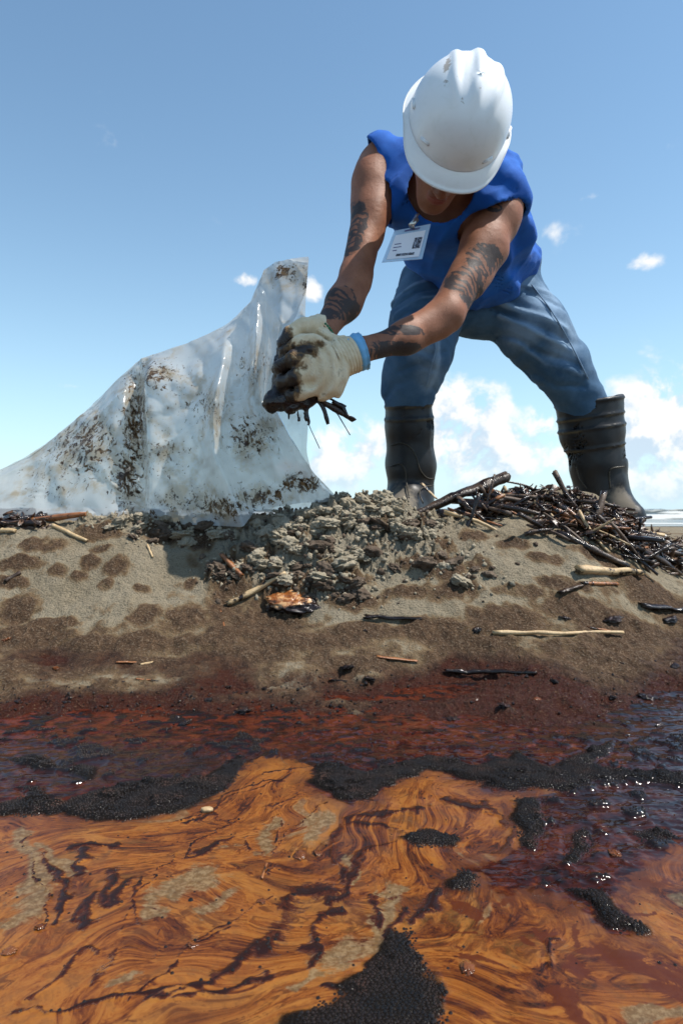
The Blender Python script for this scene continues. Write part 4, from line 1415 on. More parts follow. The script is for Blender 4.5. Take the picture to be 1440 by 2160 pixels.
# his right hand, behind
g = SDF(np.array([-.18, 1.40, .46]), np.array([.06, 1.62, .80]), .0036)
g.ecap(P(680, 696, 1.50), P(634, 728, 1.49), (.033, .028), (.046, .027), (.6, 0, .8), .02)
for (a, b_, c2, d2, r) in [((648, 715), (618, 722), (600, 740), (598, 770), .0145), ((640, 735), (612, 745), (594, 762), (596, 792), .015), ((634, 755), (610, 768), (598, 790), (604, 812), .0145),
                           ((640, 772), (618, 790), (610, 810), (618, 826), .013)]:
    g.chain([P(*a, 1.485), P(*b_, 1.475), P(*c2, 1.478), P(*d2, 1.495)], [r * 1.1, r * 1.05, r, r * .9], .008)
g.chain([P(665, 690, 1.475), P(640, 688, 1.455), P(612, 706, 1.445), P(598, 724, 1.445)], [.019, .017, .016, .0145], .012)
g.displace(lambda x, y, z: .0030 * fbm(x * 40, y * 40, z * 40, 3), .016)
V, Fq = g.mesh('glove')
pxs = V[:, 0] / V[:, 1] * F + 720
pys = HOR - (V[:, 2] - H) / V[:, 1] * F
stn = 1.1 - smooth(pxs - .5 * (pys - 720), 590, 645)
gr = pchild('glove', V, Fq, m_glove, attrs={'stain': stn})
cuff(P(652, 716, 1.492), P(684, 694, 1.502), .034, .0325, 5, .0010, m_glove, gr)

# --- hard hat
HH = P(964, 262, 1.455)


def hat(x, f, u):
    return HH + np.outer(np.atleast_1d(x), HX) + np.outer(np.atleast_1d(f), HF) + np.outer(np.atleast_1d(u), HU)


A_, B_, C_ = .1075, .1250, .120
nt_, np_ = 96, 34
th = np.arange(nt_) / nt_ * 2 * PI
V = []
for i in range(np_):
    ph = (i / (np_ - 1)) * PI / 2
    cs, sn = math.cos(ph), math.sin(ph)
    cs = cs ** .80
    x, f = A_ * cs * np.cos(th), B_ * cs * np.sin(th) - .004
    u = np.full(nt_, C_ * sn ** .92)
    # three raised ridges from the forehead over the crown
    env = smooth(f, -.135, -.10) * (1 - smooth(f, .015, .075)) * smooth(u, .020, .06)
    rd = 0
    for xc, wd, hh in ((-.047, .0085, .0050), (0, .0120, .0080), (.047, .0085, .0050)):
        pl = np.exp(-(np.abs((x - xc * (1 - .25 * smooth(f, -.02, .08))) / wd)) ** 3.2)
        rd = rd + hh * pl
    n_ = np.stack([x / A_ ** 2, f / B_ ** 2, u / C_ ** 2], 1)
    n_ /= np.linalg.norm(n_, axis=1)[:, None]
    q_ = np.stack([x, f, u], 1) + n_ * (rd * env)[:, None]
    V.append(q_)
V = np.concatenate(V)
V = hat(V[:, 0], V[:, 1], V[:, 2])
m_hat, nt, o = new_mat('white_hard_hat')
pos = nd(nt, 'NewGeometry').outputs['Position']
n1 = noise(nt, pos, 40, 5, .7, .5)
sm = sstep(nt, mth(nt, 'ADD', attr(nt, 'smear'), mth(nt, 'MULTIPLY', mth(nt, 'SUBTRACT', noise(nt, pos, 130, 5, .7), .5), 1.6)), .48, .72)
spk = sstep(nt, noise(nt, pos, 95, 2, .4), .80, .84)
c_ = mixc(nt, sstep(nt, n1, .45, .8), (.80, .81, .82), (.74, .75, .74))
c_ = mixc(nt, mth(nt, 'MULTIPLY', sm, .7), c_, (.25, .18, .11))
c_ = mixc(nt, mth(nt, 'MULTIPLY', spk, .35), c_, (.28, .24, .2))
b = pbsdf(nt, o, Base_Color=c_, Roughness=.27)
b.inputs['Subsurface Weight'].default_value = .05
b.inputs['Subsurface Radius'].default_value = (.01, .01, .01)


def px_of(V):
    return V[:, 0] / V[:, 1] * F + 720, HOR - (V[:, 2] - H) / V[:, 1] * F


def smear_attr(V):
    a, b_ = px_of(V)
    s = .9 * np.exp(-((a - 942 + (b_ - 140) * .25) / 9) ** 2 - ((b_ - 138) / 22) ** 2)
    s = np.maximum(s, .72 * np.exp(-((a - 940) / 10) ** 2 - ((b_ - 175) / 14) ** 2))
    s = np.maximum(s, .60 * np.exp(-((a - 975 + (b_ - 215) * -.4) / 7) ** 2 - ((b_ - 212) / 20) ** 2))
    s = np.maximum(s, .66 * np.exp(-((a - 1043) / 8) ** 2 - ((b_ - 160) / 7) ** 2))
    return np.maximum(s, .60 * np.exp(-((a - 1012) / 6) ** 2 - ((b_ - 188) / 6) ** 2))


hh = pchild('hard_hat', V, [grid_faces(np_, nt_, True)], m_hat, attrs={'smear': smear_attr(V)}, origin=HH)
mod = hh.modifiers.new('thickness', 'SOLIDIFY')
mod.thickness = .0025
mod.offset = -1
# brim: peak in front, narrow rain-gutter round the sides and back
V = []
nb = 9
for i in range(nb):
    t = i / (nb - 1)
    s_ = np.sin(th)
    front = smooth(s_, .20, 1.0)
    out = .0125 + .0215 * front
    if True:
        side_ = np.exp(-((s_ + .05) / .35) ** 2)
        out = out + .004 * side_
    x = (A_ + out * t * .85) * np.cos(th)
    f = (B_ + out * t) * np.sin(th) - .004
    u = .002 - .020 * front * t ** 1.4 - .004 * t + .0035 * (t > .93) + .012 * front * (np.cos(th) ** 2) * -t
    V.append(np.stack([x, f, u], 1))
# rolled lip: turn under and back
for k_, (dx, du) in enumerate(((0.0, -.0035), (-.003, -.0045))):
    last = V[nb - 1].copy()
    last[:, 0] += dx * np.cos(th)
    last[:, 1] += dx * np.sin(th)
    last[:, 2] += du
    V.append(last)
inner = V[0].copy()
inner[:, 2] -= .005
inner[:, 0] *= .985
inner[:, 1] *= .985
V.append(inner)
V = np.concatenate(V)
V = hat(V[:, 0], V[:, 1], V[:, 2])
pchild('brim', V, [grid_faces(nb + 3, nt_, True)], m_hat, hh, attrs={'smear': smear_attr(V)})
# four small lugs (lamp and strap slots) moulded on the sides
for (a_deg, u0, ln) in ((50, .024, .026), (130, .024, .026), (8, .030, .030), (172, .030, .030)):
    a = math.radians(a_deg)
    bmh = bmesh.new()
    bmesh.ops.create_cube(bmh, size=1.0)
    bmesh.ops.scale(bmh, vec=(ln, .007, .007), verts=bmh.verts)
    bmesh.ops.bevel(bmh, geom=bmh.edges[:], offset=.002, segments=2, affect='EDGES')
    bmh.verts.ensure_lookup_table()
    L = np.array([v_.co[:] for v_ in bmh.verts])
    fcs = [[v_.index for v_ in f_.verts] for f_ in bmh.faces]
    bmh.free()
    tx, tf = -math.sin(a), math.cos(a)
    cx, cf = (A_ * .985) * math.cos(a), (B_ * .985) * math.sin(a) - .004
    loc = np.stack([cx + L[:, 0] * tx + L[:, 1] * math.cos(a), cf + L[:, 0] * tf + L[:, 1] * math.sin(a), u0 + L[:, 2] + L[:, 0] * .15], 1)
    Vw = hat(loc[:, 0], loc[:, 1], loc[:, 2])
    by_len = {}
    for f_ in fcs:
        by_len.setdefault(len(f_), []).append(f_)
    pchild('accessory_lug', Vw, [np.array(v_) for v_ in by_len.values()], m_hat, hh, attrs={'smear': np.zeros(len(Vw))})

# --- green bead bracelet on his right wrist
ba = (P(676, 705, 1.50) - WRR)
d, u, v = frame_from(P(655, 725, 1.485) - WRR)
bc = WRR + d * .004
m_bead, nt, o = new_mat('green_beads')
ni = nd(nt, 'ObjectInfo').outputs['Random']
pbsdf(nt, o, Base_Color=mixc(nt, ni, (.01, .12, .05), (.03, .22, .10)), Roughness=.3)
br_root = thing('bead_bracelet', 'green beaded bracelet round the wrist above the rear glove', 'bracelet', bc)
bmh = bmesh.new()
bmesh.ops.create_icosphere(bmh, subdivisions=1, radius=.0034)
me_bead = bpy.data.meshes.new('bead')
bmh.to_mesh(me_bead)
bmh.free()
me_bead.shade_smooth()
for i in range(32):
    a = 2 * PI * i / 32
    bo = obj('bead', me_bead, m_bead, br_root)
    bo.location = Vector(u * (.0315 * math.cos(a)) + v * (.0315 * math.sin(a)))

# --- id badge on a clip
m_pl, nt, o = new_mat('badge_plastic')
b = pbsdf(nt, o, Base_Color=(.50, .66, .84), Roughness=.25)
b.inputs['Alpha'].default_value = .62
m_card, nt, o = new_mat('badge_card')
pbsdf(nt, o, Base_Color=(.74, .74, .80), Roughness=.6)
m_ink, nt, o = new_mat('badge_print')
pos = nd(nt, 'NewGeometry').outputs['Position']
pbsdf(nt, o, Base_Color=mixc(nt, sstep(nt, noise(nt, pos, 260, 3), .45, .6), (.03, .03, .045), (.30, .32, .40)), Roughness=.6)
m_line, nt, o = new_mat('badge_lines')
pbsdf(nt, o, Base_Color=(.10, .10, .22), Roughness=.6)
m_metal, nt, o = new_mat('clip_metal')
b = pbsdf(nt, o, Base_Color=(.55, .54, .50), Roughness=.3, Metallic=.9)
BD = 1.545
q00, q10, q11, q01 = P(831, 487, BD), P(908, 472, BD + .004), P(890, 546, BD - .006), P(805, 553, BD - .01)
badge = thing('id_badge', 'identity badge in a clear plastic holder clipped to the shirt front', 'badge', (q00 + q10 + q11 + q01) / 4)
bnorm = np.cross(q10 - q00, q01 - q00)
bnorm /= np.linalg.norm(bnorm)
if bnorm[1] > 0:
    bnorm = -bnorm


def badge_uv(s, t, off):
    return (q00 * (1 - s) + q10 * s) * (1 - t) + (q01 * (1 - s) + q11 * s) * t + bnorm * off


def badge_slab(name, s0, t0, s1, t1, off, thick, m):
    front = [badge_uv(s0, t0, off), badge_uv(s1, t0, off), badge_uv(s1, t1, off), badge_uv(s0, t1, off)]
    back = [p - bnorm * thick for p in front]
    Fc = np.array([(3, 2, 1, 0), (4, 5, 6, 7), (0, 1, 5, 4), (1, 2, 6, 5), (2, 3, 7, 6), (3, 0, 4, 7)])
    V = np.array(front + back)
    me = np_mesh(name, V - np.array(badge.location), Fc, False)
    return obj(name, me, m, badge)


badge_slab('holder', 0, 0, 1, 1, 0, .0022, m_pl)
badge_slab('card', .09, .17, .90, .93, .0012, .0008, m_card)
badge_slab('photo_print', .66, .36, .86, .68, .0020, .0006, m_ink)
badge_slab('barcode', .30, .79, .76, .86, .0020, .0006, m_ink)
for (s0, s1, t0) in ((.16, .33, .46), (.16, .36, .56), (.17, .27, .66)):
    badge_slab('print_line', s0, t0, s1, t0 + .025, .0020, .0006, m_line)
badge_slab('header_strip', .3, .05, .72, .10, .0012, .0006, m_line)
clip_pts = np.array([badge_uv(.55, .07, .003), P(870, 474, BD - .002), P(874, 462, BD + .012), P(880, 452, BD + .03)]) - np.array(badge.location)
V, Fl = tube(resample(clip_pts, 8), .0050, 8, flat=.45)
obj('clip_strap', np_mesh('clip_strap', V, Fl), m_metal, badge)
V, Fl = tube(np.array([P(866, 476, BD - .008), P(878, 463, BD + .008)]) - np.array(badge.location), .0062, 8)
obj('clip_jaw', np_mesh('clip_jaw', V, Fl), m_metal, badge)
# ------------------------------------------------------------------ the plastic bag
COLS = [[(-80, 1022, 1.74), (-80, 1060, 1.66), (-80, 1100, 1.60)],
        [(0, 992, 1.74), (-5, 1045, 1.65), (-5, 1100, 1.59)],
        [(60, 962, 1.74), (60, 1030, 1.64), (60, 1100, 1.575)],
        [(135, 908, 1.735), (130, 980, 1.64), (130, 1040, 1.60), (130, 1102, 1.565)],
        [(200, 850, 1.725), (185, 940, 1.63), (180, 1020, 1.60), (180, 1102, 1.56)],
        [(252, 795, 1.715), (240, 880, 1.62), (232, 990, 1.59), (235, 1104, 1.555)],
        [(272, 778, 1.71), (262, 860, 1.63), (255, 980, 1.60), (262, 1104, 1.555)],
        [(300, 757, 1.70), (290, 835, 1.69), (300, 950, 1.67), (308, 1104, 1.575)],
        [(325, 746, 1.695), (302, 815, 1.575), (314, 950, 1.555), (318, 1104, 1.55)],
        [(390, 725, 1.68), (380, 830, 1.585), (372, 960, 1.57), (380, 1106, 1.545)],
        [(440, 704, 1.665), (425, 820, 1.57), (420, 960, 1.555), (440, 1108, 1.535)],
        [(478, 684, 1.655), (468, 770, 1.50), (440, 925, 1.465), (512, 1112, 1.47)],
        [(505, 662, 1.64), (492, 770, 1.565), (470, 930, 1.55), (535, 1080, 1.535)],
        [(530, 636, 1.625), (515, 760, 1.56), (505, 900, 1.555), (575, 1070, 1.55)],
        [(545, 600, 1.605), (540, 730, 1.50), (532, 860, 1.51), (610, 1065, 1.55)],
        [(556, 572, 1.59), (566, 690, 1.575), (552, 850, 1.56), (640, 1060, 1.555)],
        [(580, 553, 1.575), (600, 650, 1.515), (575, 750, 1.50), (566, 850, 1.495), (620, 950, 1.53), (680, 1060, 1.57)],
        [(615, 546, 1.565), (626, 650, 1.52), (588, 725, 1.475), (575, 845, 1.475), (632, 960, 1.53), (705, 1056, 1.585)],
        [(651, 542, 1.555), (648, 600, 1.52), (638, 640, 1.50), (590, 735, 1.462), (574, 850, 1.462), (640, 975, 1.54), (716, 1054, 1.60)]]
NR = 8


def bag_sheet(cols, back=False):
    net = []
    for ci, c in enumerate(cols):
        pts = np.array([P(*q_) for q_ in c])
        net.append(resample(pts, NR))
    return np.array(net)


net = bag_sheet(COLS)


def upsample(net, su_, sv_, soft):
    nc, nr, _ = net.shape
    u = np.linspace(0, nc - 1, (nc - 1) * su_ + 1)
    v = np.linspace(0, nr - 1, (nr - 1) * sv_ + 1)
    i = np.clip(u.astype(int), 0, nc - 2)
    jx = np.clip(v.astype(int), 0, nr - 2)
    fu, fv = (u - i)[:, None, None], (v - jx)[None, :, None]
    G = net[i][:, jx] * (1 - fu) * (1 - fv) + net[i + 1][:, jx] * fu * (1 - fv) + net[i][:, jx + 1] * (1 - fu) * fv + net[i + 1][:, jx + 1] * fu * fv
    for _ in range(soft):
        H_ = G.copy()
        H_[1:-1] = .5 * G[1:-1] + .25 * (G[2:] + G[:-2])
        G = H_.copy()
        G[:, 1:-1] = .5 * H_[:, 1:-1] + .25 * (H_[:, 2:] + H_[:, :-2])
    return G


def crinkle(G, amp, seed):
    x, y, z = G[..., 0], G[..., 1], G[..., 2]
    d_ = amp * (.5 - np.abs(fbm(x * 7 + z * 3 + seed, y * 3, z * 6 - x * 3, 2))) * .9
    d_ = d_ + amp * .55 * (.4 - np.abs(vnoise(x * 17 + z * 14 + seed, y * 5, z * 11 - x * 12)))
    for k_, f_ in ((.42, 5.0), (.30, 11.0)):
        d_ = d_ - amp * k_ * np.exp(-(vnoise(x * f_ + z * f_ * .6 + seed * 3, y * 2, z * f_ * .7 - x * f_ * .5) / .055) ** 2)
    H_ = G.copy()
    H_[..., 1] += d_
    return H_


front = crinkle(upsample(net, 9, 14, 1), .016, 2.0)
BACK = []
for ci, c in enumerate(COLS):
    t = c[0]
    fr = ci / (len(COLS) - 1)
    dd = t[2]
    if ci < len(COLS) - 2:
        BACK.append([t, (t[0] + 10, t[1] + (1075 - t[1]) * .5, dd + .10), (t[0] + 20 + 30 * fr, 1086, dd + .16)])
    elif ci == len(COLS) - 2:
        BACK.append([t, (640, 680, dd + .10), (638, 860, dd + .14), (640, 1075, dd + .16)])
    else:
        BACK.append([t, (646, 610, dd + .04), (640, 690, dd + .09), (650, 800, dd + .12), (651, 900, dd + .13), (641, 1000, dd + .13), (716, 1054, dd + .06)])
back = crinkle(upsample(bag_sheet(BACK), 9, 14, 6), .014, 9.0)
m_bag, nt, o = new_mat('plastic_film')
pos = nd(nt, 'NewGeometry').outputs['Position']
n1 = noise(nt, pos, 6, 5, .6, .4)
n2 = noise(nt, nd(nt, 'Mapping', {0: pos, 2: (0, .6, 0), 3: (1, 1, .8)}).outputs[0], 72, 7, .72, .6)
n3 = noise(nt, pos, 110, 4, .6, .5)
dz = attr(nt, 'dirt')
df = mth(nt, 'ADD', mth(nt, 'MULTIPLY', dz, .34), n2)
spots = sstep(nt, df, .675, .74)
fines = sstep(nt, mth(nt, 'ADD', mth(nt, 'MULTIPLY', dz, .22), n3), .690, .75)
yel = mth(nt, 'MULTIPLY', sstep(nt, mth(nt, 'ADD', mth(nt, 'MULTIPLY', dz, .30), noise(nt, pos, 19, 5, .65)), .50, .76), .85)
spots = mth(nt, 'MAXIMUM', spots, fines)
film = mixc(nt, sstep(nt, n1, .35, .7), (.60, .61, .595), (.73, .735, .715))
colr = mixc(nt, yel, film, (.40, .29, .14))
colr = mixc(nt, spots, colr, mixc(nt, sstep(nt, n3, .4, .6), (.17, .105, .048), (.060, .034, .018)))
nb_ = bump(nt, mth(nt, 'ADD', noise(nt, nd(nt, 'Mapping', {0: pos, 2: (0, .5, 0), 3: (1.6, 1, .5)}).outputs[0], 11, 3, .5, 1.6), mth(nt, 'MULTIPLY', noise(nt, pos, 34, 3, .5, 1.6), .25)), .16, .012)
dif = nd(nt, 'BsdfDiffuse', {'Color': colr, 'Normal': nb_})
trl = nd(nt, 'BsdfTranslucent', {'Color': colr, 'Normal': nb_})
trp = nd(nt, 'BsdfTransparent', {'Color': (.92, .95, .97, 1)})
gls = nd(nt, 'BsdfGlossy', {'Color': (1, 1, 1, 1), 'Roughness': .17, 'Normal': nb_})
fre = nd(nt, 'Fresnel', {'IOR': 1.5, 'Normal': nb_})
m1 = nd(nt, 'MixShader', {0: .42, 1: dif.outputs[0], 2: trl.outputs[0]})
m2 = nd(nt, 'MixShader', {0: mth(nt, 'MULTIPLY', mth(nt, 'SUBTRACT', 1.0, mth(nt, 'MAXIMUM', spots, mth(nt, 'MULTIPLY', yel, .6))), .45), 1: m1.outputs[0], 2: trp.outputs[0]})
m3 = nd(nt, 'MixShader', {0: mth(nt, 'MULTIPLY', fre.outputs[0], .8), 1: m2.outputs[0], 2: gls.outputs[0]})
nt.links.new(m3.outputs[0], o.inputs['Surface'])
bag = thing('plastic_bag', 'large clear plastic bag smeared with oil, slumped on the mound', 'plastic bag', P(400, 1095, 1.6))


def dirt_of(G):
    x, y = G[:, 0] / G[:, 1] * F + 720, HOR - (G[:, 2] - H) / G[:, 1] * F
    a = np.zeros(len(G))
    for (cx, cy, rx, ry, k_) in ((285, 900, 34, 150, .74), (180, 940, 100, 90, .62), (330, 790, 60, 40, .60), (270, 1010, 40, 80, .75), (550, 1050, 70, 30, .78), (640, 1020, 60, 24, .85), (470, 1070, 70, 26, .78),
                                 (600, 575, 40, 30, .55), (645, 610, 12, 60, .6), (540, 780, 60, 60, .4), (350, 960, 60, 60, .50), (530, 920, 70, 60, .60), (430, 860, 80, 60, .45), (120, 1020, 80, 60, .4), (400, 1060, 120, 40, .5)):
        a = np.maximum(a, k_ * np.exp(-((x - cx) / rx) ** 2 - ((y - cy) / ry) ** 2))
    return a


for nm, G in (('front_sheet', front), ('back_sheet', back)):
    nc, nr, _ = G.shape
    V = G.reshape(-1, 3)
    me = np_mesh(nm, V - np.array(bag.location), grid_faces(nc, nr))
    set_attr(me, 'dirt', dirt_of(V) * (1 if nm == 'front_sheet' else .35))
    ob = obj(nm, me, m_bag, bag)

# ------------------------------------------------------------------ materials for the flotsam
def stem_material(name, c0, c1, oil, rough):
    m, nt, o = new_mat(name)
    pos = nd(nt, 'NewGeometry').outputs['Position']
    ri = nd(nt, 'ObjectInfo').outputs['Random']
    n1 = noise(nt, pos, 38, 6, .7, .4)
    n2 = noise(nt, pos, 190, 4, .65)
    c_ = mixc(nt, sstep(nt, n1, .35, .7), c0, c1)
    c_ = mixc(nt, mth(nt, 'MULTIPLY', sstep(nt, n2, .5, .75), .45), c_, (.035, .018, .010))
    of_ = sstep(nt, mth(nt, 'ADD', mth(nt, 'MULTIPLY', mth(nt, 'SUBTRACT', ri, .5), .25), noise(nt, pos, 24, 5, .65, .5)), .72 - oil * .5, .80 - oil * .5)
    c_ = mixc(nt, of_, c_, (.014, .008, .006))
    b = pbsdf(nt, o, Base_Color=c_, Roughness=mth(nt, 'SUBTRACT', rough, mth(nt, 'MULTIPLY', of_, rough - .16)), Normal=bump(nt, mth(nt, 'ADD', n2, n1), .5, .003))
    return m


M_TAN = stem_material('dry_cane', (.40, .27, .135), (.52, .38, .21), .25, .55)
M_RED = stem_material('oiled_cane', (.20, .070, .022), (.32, .13, .045), .42, .38)
M_BRN = stem_material('weathered_wood', (.060, .036, .022), (.12, .076, .048), .45, .6)
M_BLK = stem_material('oil_blackened_wood', (.028, .017, .011), (.072, .040, .022), .60, .38)
MATS = {'tan': M_TAN, 'red': M_RED, 'brown': M_BRN, 'black': M_BLK}


def stick(name, label, cat, pts, r, mat, seed, group=None, rough=.28, n=9, rings=11, flat=.9, bend=.0, taper=.75, knots=0):
    pts = resample(pts, rings)
    L = np.linalg.norm(pts[-1] - pts[0])
    d, u, v = frame_from(pts[-1] - pts[0])
    t = np.linspace(0, 1, rings)
    pts = pts + np.outer(np.sin(t * PI) * bend * L, v) + np.outer(.006 * L * fbm(t * 4 + seed, t * 0 + seed, t * 0, 2), u) + np.outer(.006 * L * fbm(t * 4, t * 0 + seed, t * 0 + 5, 2), v)
    c = pts[0]
    rad = r * (1 + (taper - 1) * t)
    V, Fl = tube(pts - c, rad, n, rough, seed, flat=flat, knots=knots)
    o_ = obj(name, np_mesh(name, V, Fl), MATS[mat])
    o_.location = c
    return tag(o_, label, cat, group)


def on_ground(px, py, lift):
    g_ = ground_hit(px, py)
    return g_ + [0, 0, lift]


def lay(name, label, cat, pxpts, rpx, mat, seed, **k):
    pts = [ground_hit(*p) for p in pxpts]
    r = rpx / F * pts[0][1]
    fine_ = resample(np.array(pts), 24)
    over = float(np.max(np.maximum(ground_z(fine_[:, 0], fine_[:, 1]), 0) - fine_[:, 2]))
    pts = [p + [0, 0, r * .45 + max(0, over) * .8] for p in pts]
    return stick(name, label, cat, pts, r, mat, seed, **k)


# the big pieces leaning on the heap
stick('broken_branch', 'thick dark broken branch rising from the crest between the boots', 'branch', [P(872, 1086, 1.66), P(960, 1048, 1.68), P(1068, 1006, 1.72)], .0125, 'black', 1, rough=.35, n=12, rings=18, taper=1.15)
stick('broken_branch', 'dark log lying low just under the rising broken branch', 'branch', [P(925, 1092, 1.63), P(1000, 1076, 1.66), P(1100, 1058, 1.70)], .0175, 'black', 2, rough=.32, n=12, rings=16, taper=1.0)
stick('broken_branch', 'short brown log in front of the low dark log on the heap', 'branch', [P(960, 1098, 1.60), P(1096, 1072, 1.66)], .0135, 'brown', 3, rough=.3, n=10, rings=14)
stick('twig', 'thin bent twig poking out behind the heap top', 'twig', [P(1062, 1015, 1.74), P(1098, 1022, 1.75), P(1135, 1034, 1.76)], .0032, 'black', 4, rings=10, n=6)
stick('wood_splinter', 'pale flat wood splinter leaning on the broken branch by the left boot', 'splinter', [P(889, 1020, 1.70), P(920, 1052, 1.68)], .0075, 'tan', 5, flat=.4, n=7)
stick('wood_splinter', 'pale splinter standing upright in the front of the debris heap', 'splinter', [P(1122, 1086, 1.58), P(1130, 1122, 1.56)], .0040, 'tan', 6, flat=.5, n=6)
lay('cane', 'long oil-blackened cane slanting down the front of the heap', 'cane', [(1175, 1133), (1240, 1166), (1325, 1208)], 9, 'black', 7, rings=18, n=9)
lay('cane', 'tan split cane at the right end of the heap', 'cane', [(1312, 1108), (1380, 1145), (1448, 1196)], 8, 'red', 8, rings=14)
lay('cane', 'dark cane sticking past the right foot of the heap', 'cane', [(1300, 1120), (1350, 1160), (1405, 1196)], 9, 'black', 9, rings=14)
lay('cane', 'pale tan cane with peeling bark lying at the heap foot', 'cane', [(1218, 1219), (1352, 1222)], 10, 'tan', 10, rings=14, knots=4, n=10)
lay('cane', 'glossy red-brown stick just below the pale tan cane', 'cane', [(1227, 1239), (1303, 1239)], 5.5, 'red', 11)
lay('cane', 'long straight tan cane lying across the wet flat', 'cane', [(1040, 1347), (1180, 1344), (1314, 1345)], 5, 'tan', 12, rings=20, bend=0)
lay('wood_splinter', 'short red splinter above the long straight tan cane', 'splinter', [(1238, 1329), (1292, 1337)], 5, 'red', 13, flat=.5)
lay('bark_piece', 'dark tapered bark strip lying below the oily stone', 'bark', [(770, 1309), (830, 1310), (888, 1314)], 8, 'black', 14, flat=.55, taper=.5, rough=.6, rings=16, n=10)
lay('wood_splinter', 'orange flat splinter on brown sand above the red oil', 'splinter', [(793, 1390), (880, 1400)], 6, 'red', 15, flat=.4)
lay('twig', 'oil-coated twig floating at the upper edge of the red oil', 'twig', [(938, 1424), (1040, 1428), (1130, 1432)], 5.5, 'black', 16, rings=30, rough=.6)
lay('cane', 'cane with a pale upper half beside the oily stone', 'cane', [(478, 1284), (540, 1252), (602, 1222)], 6.5, 'tan', 17, rings=14, taper=.9)
lay('cane', 'short red-brown cane pointing into the scooped hollow', 'cane', [(468, 1186), (510, 1230)], 6.5, 'red', 18)
lay('cane', 'hollow tan reed lying on the left shoulder of the mound', 'cane', [(110, 1114), (184, 1147)], 5, 'tan', 19, rings=12)
lay('straw', 'short dry straw standing on the smooth sand face', 'straw', [(311, 1153), (322, 1180)], 2.8, 'tan', 20, n=6)
lay('wood_splinter', 'small yellow splinter on the dark crumbled sand', 'splinter', [(668, 1203), (700, 1200)], 4, 'tan', 21, flat=.5, n=6)
lay('wood_splinter', 'small orange chip at the sand edge above the red oil', 'splinter', [(694, 1442), (732, 1442)], 3.5, 'red', 22, flat=.5, n=6)
lay('wood_splinter', 'brown chip beside a pale chip on the lower sand', 'splinter', [(246, 1399), (292, 1401)], 4.5, 'red', 23, flat=.5, n=6)
lay('wood_splinter', 'pale whitish chip beside a brown chip on the lower sand', 'splinter', [(296, 1406), (324, 1402)], 5, 'tan', 24, flat=.6, n=7)
lay('straw', 'thin straw lying flat near the left waterline', 'straw', [(286, 1438), (334, 1440)], 2, 'red', 25, n=5)
lay('twig', 'thin red twig hanging down the hollow below the slanted cane', 'twig', [(465, 1288), (474, 1332)], 2.2, 'red', 26, n=5)
lay('bark_piece', 'big dark bark slab at the right margin of the beach', 'bark', [(1350, 1284), (1446, 1296)], 11, 'black', 27, flat=.5, rough=.6, rings=16, n=10)
lay('bark_piece', 'dark bark fragment on the sand below the pale tan cane', 'bark', [(1180, 1262), (1228, 1240)], 8, 'black', 28, flat=.5, rough=.6, rings=16, n=10)
lay('twig', 'straight dark twig casting a shadow at the right margin', 'twig', [(1372, 1212), (1450, 1176)], 5, 'black', 29)
lay('twig', 'grey-black twig stub on the far left slope', 'twig', [(12, 1232), (44, 1214)], 6, 'black', 30)
lay('straw', 'amber twig standing in the orange emulsion beside the clear bubbles', 'straw', [(552, 1856), (563, 1826)], 3, 'red', 31, n=6)
# heap at the far left
for i, (a, b_, r, mt, lb) in enumerate((((-20, 1092), (70, 1090), 12, 'black', 'thick black stick uppermost in the left edge debris'), ((10, 1108), (100, 1094), 9, 'red', 'orange-brown cane on top of the left edge debris'),
                                        ((60, 1104), (182, 1098), 8, 'red', 'long red-brown cane pointing right out of the left edge debris'), ((-20, 1112), (90, 1112), 9, 'black', 'black stick at the bottom of the left edge debris'),
                                        ((2, 1127), (34, 1126), 6, 'tan', 'short tan reed below the left edge debris'), ((-10, 1084), (44, 1078), 9, 'red', 'stubby orange cane end above the left edge debris'))):
    lay('cane', lb, 'cane', [a, b_], r, mt, 40 + i, rings=10)

# the tangle on the heap
HEAP = []
for i in range(92):
    while True:
        u_, v_ = random.random(), random.random()
        px = 985 + 465 * u_
        top = 1052 + max(0, (px - 1210)) * .42 + max(0, 1075 - px) * .25
        py = top + (12 + 62 * v_) * (1.15 if px > 1120 else .6)
        if py < 1205:
            break
    HEAP.append((px, py))
HEAP.sort(key=lambda q_: q_[1])
HL = {'black': 'thin oil-blackened stem tangled in the heap between the boots', 'brown': 'brown weathered stick tangled in the heap between the boots',
      'red': 'orange-brown reed stem tangled in the heap between the boots', 'tan': 'pale dry reed tangled in the heap between the boots'}


def stem_label(px, py, ln, mt):
    col_ = {'black': 'oil-blackened', 'brown': 'weathered brown', 'red': 'orange-brown', 'tan': 'pale dry'}[mt]
    size = 'long' if ln > .13 else 'middling' if ln > .085 else 'short'
    where = ('near the low dark log' if px < 1090 else 'in the middle of the heap' if px < 1200 else 'in front of the right boot' if px < 1320 else 'at the seaward end of the heap')
    low_ = 'low down ' if py > 1052 + max(0, (px - 1210)) * .42 + 45 else 'high up '
    return f'{size} {col_} stem {low_}{where}'


for i, (px, py) in enumerate(HEAP):
    g_ = ground_hit(px, py)
    ln = random.uniform(.05, .17)
    a = random.gauss(-.45, .55)
    dirv = np.array([math.cos(a), random.gauss(-.25, .45), math.sin(a) * .85])
    dirv /= np.linalg.norm(dirv)
    mt = random.choices(['black', 'brown', 'red', 'tan'], [.38, .30, .22, .10])[0]
    lab = stem_label(px, py, ln, mt)
    r = random.uniform(.0022, .0085) * (1.0 if mt != 'tan' else .6)
    c = g_ + [0, 0, r + random.uniform(.0, .022)]
    stick('cane', lab, 'cane', [c - dirv * ln / 2, c + dirv * ln / 2], r, mt, 100 + i, group='stems of the debris heap', n=7, rings=7, rough=.32, bend=random.uniform(-.06, .06))

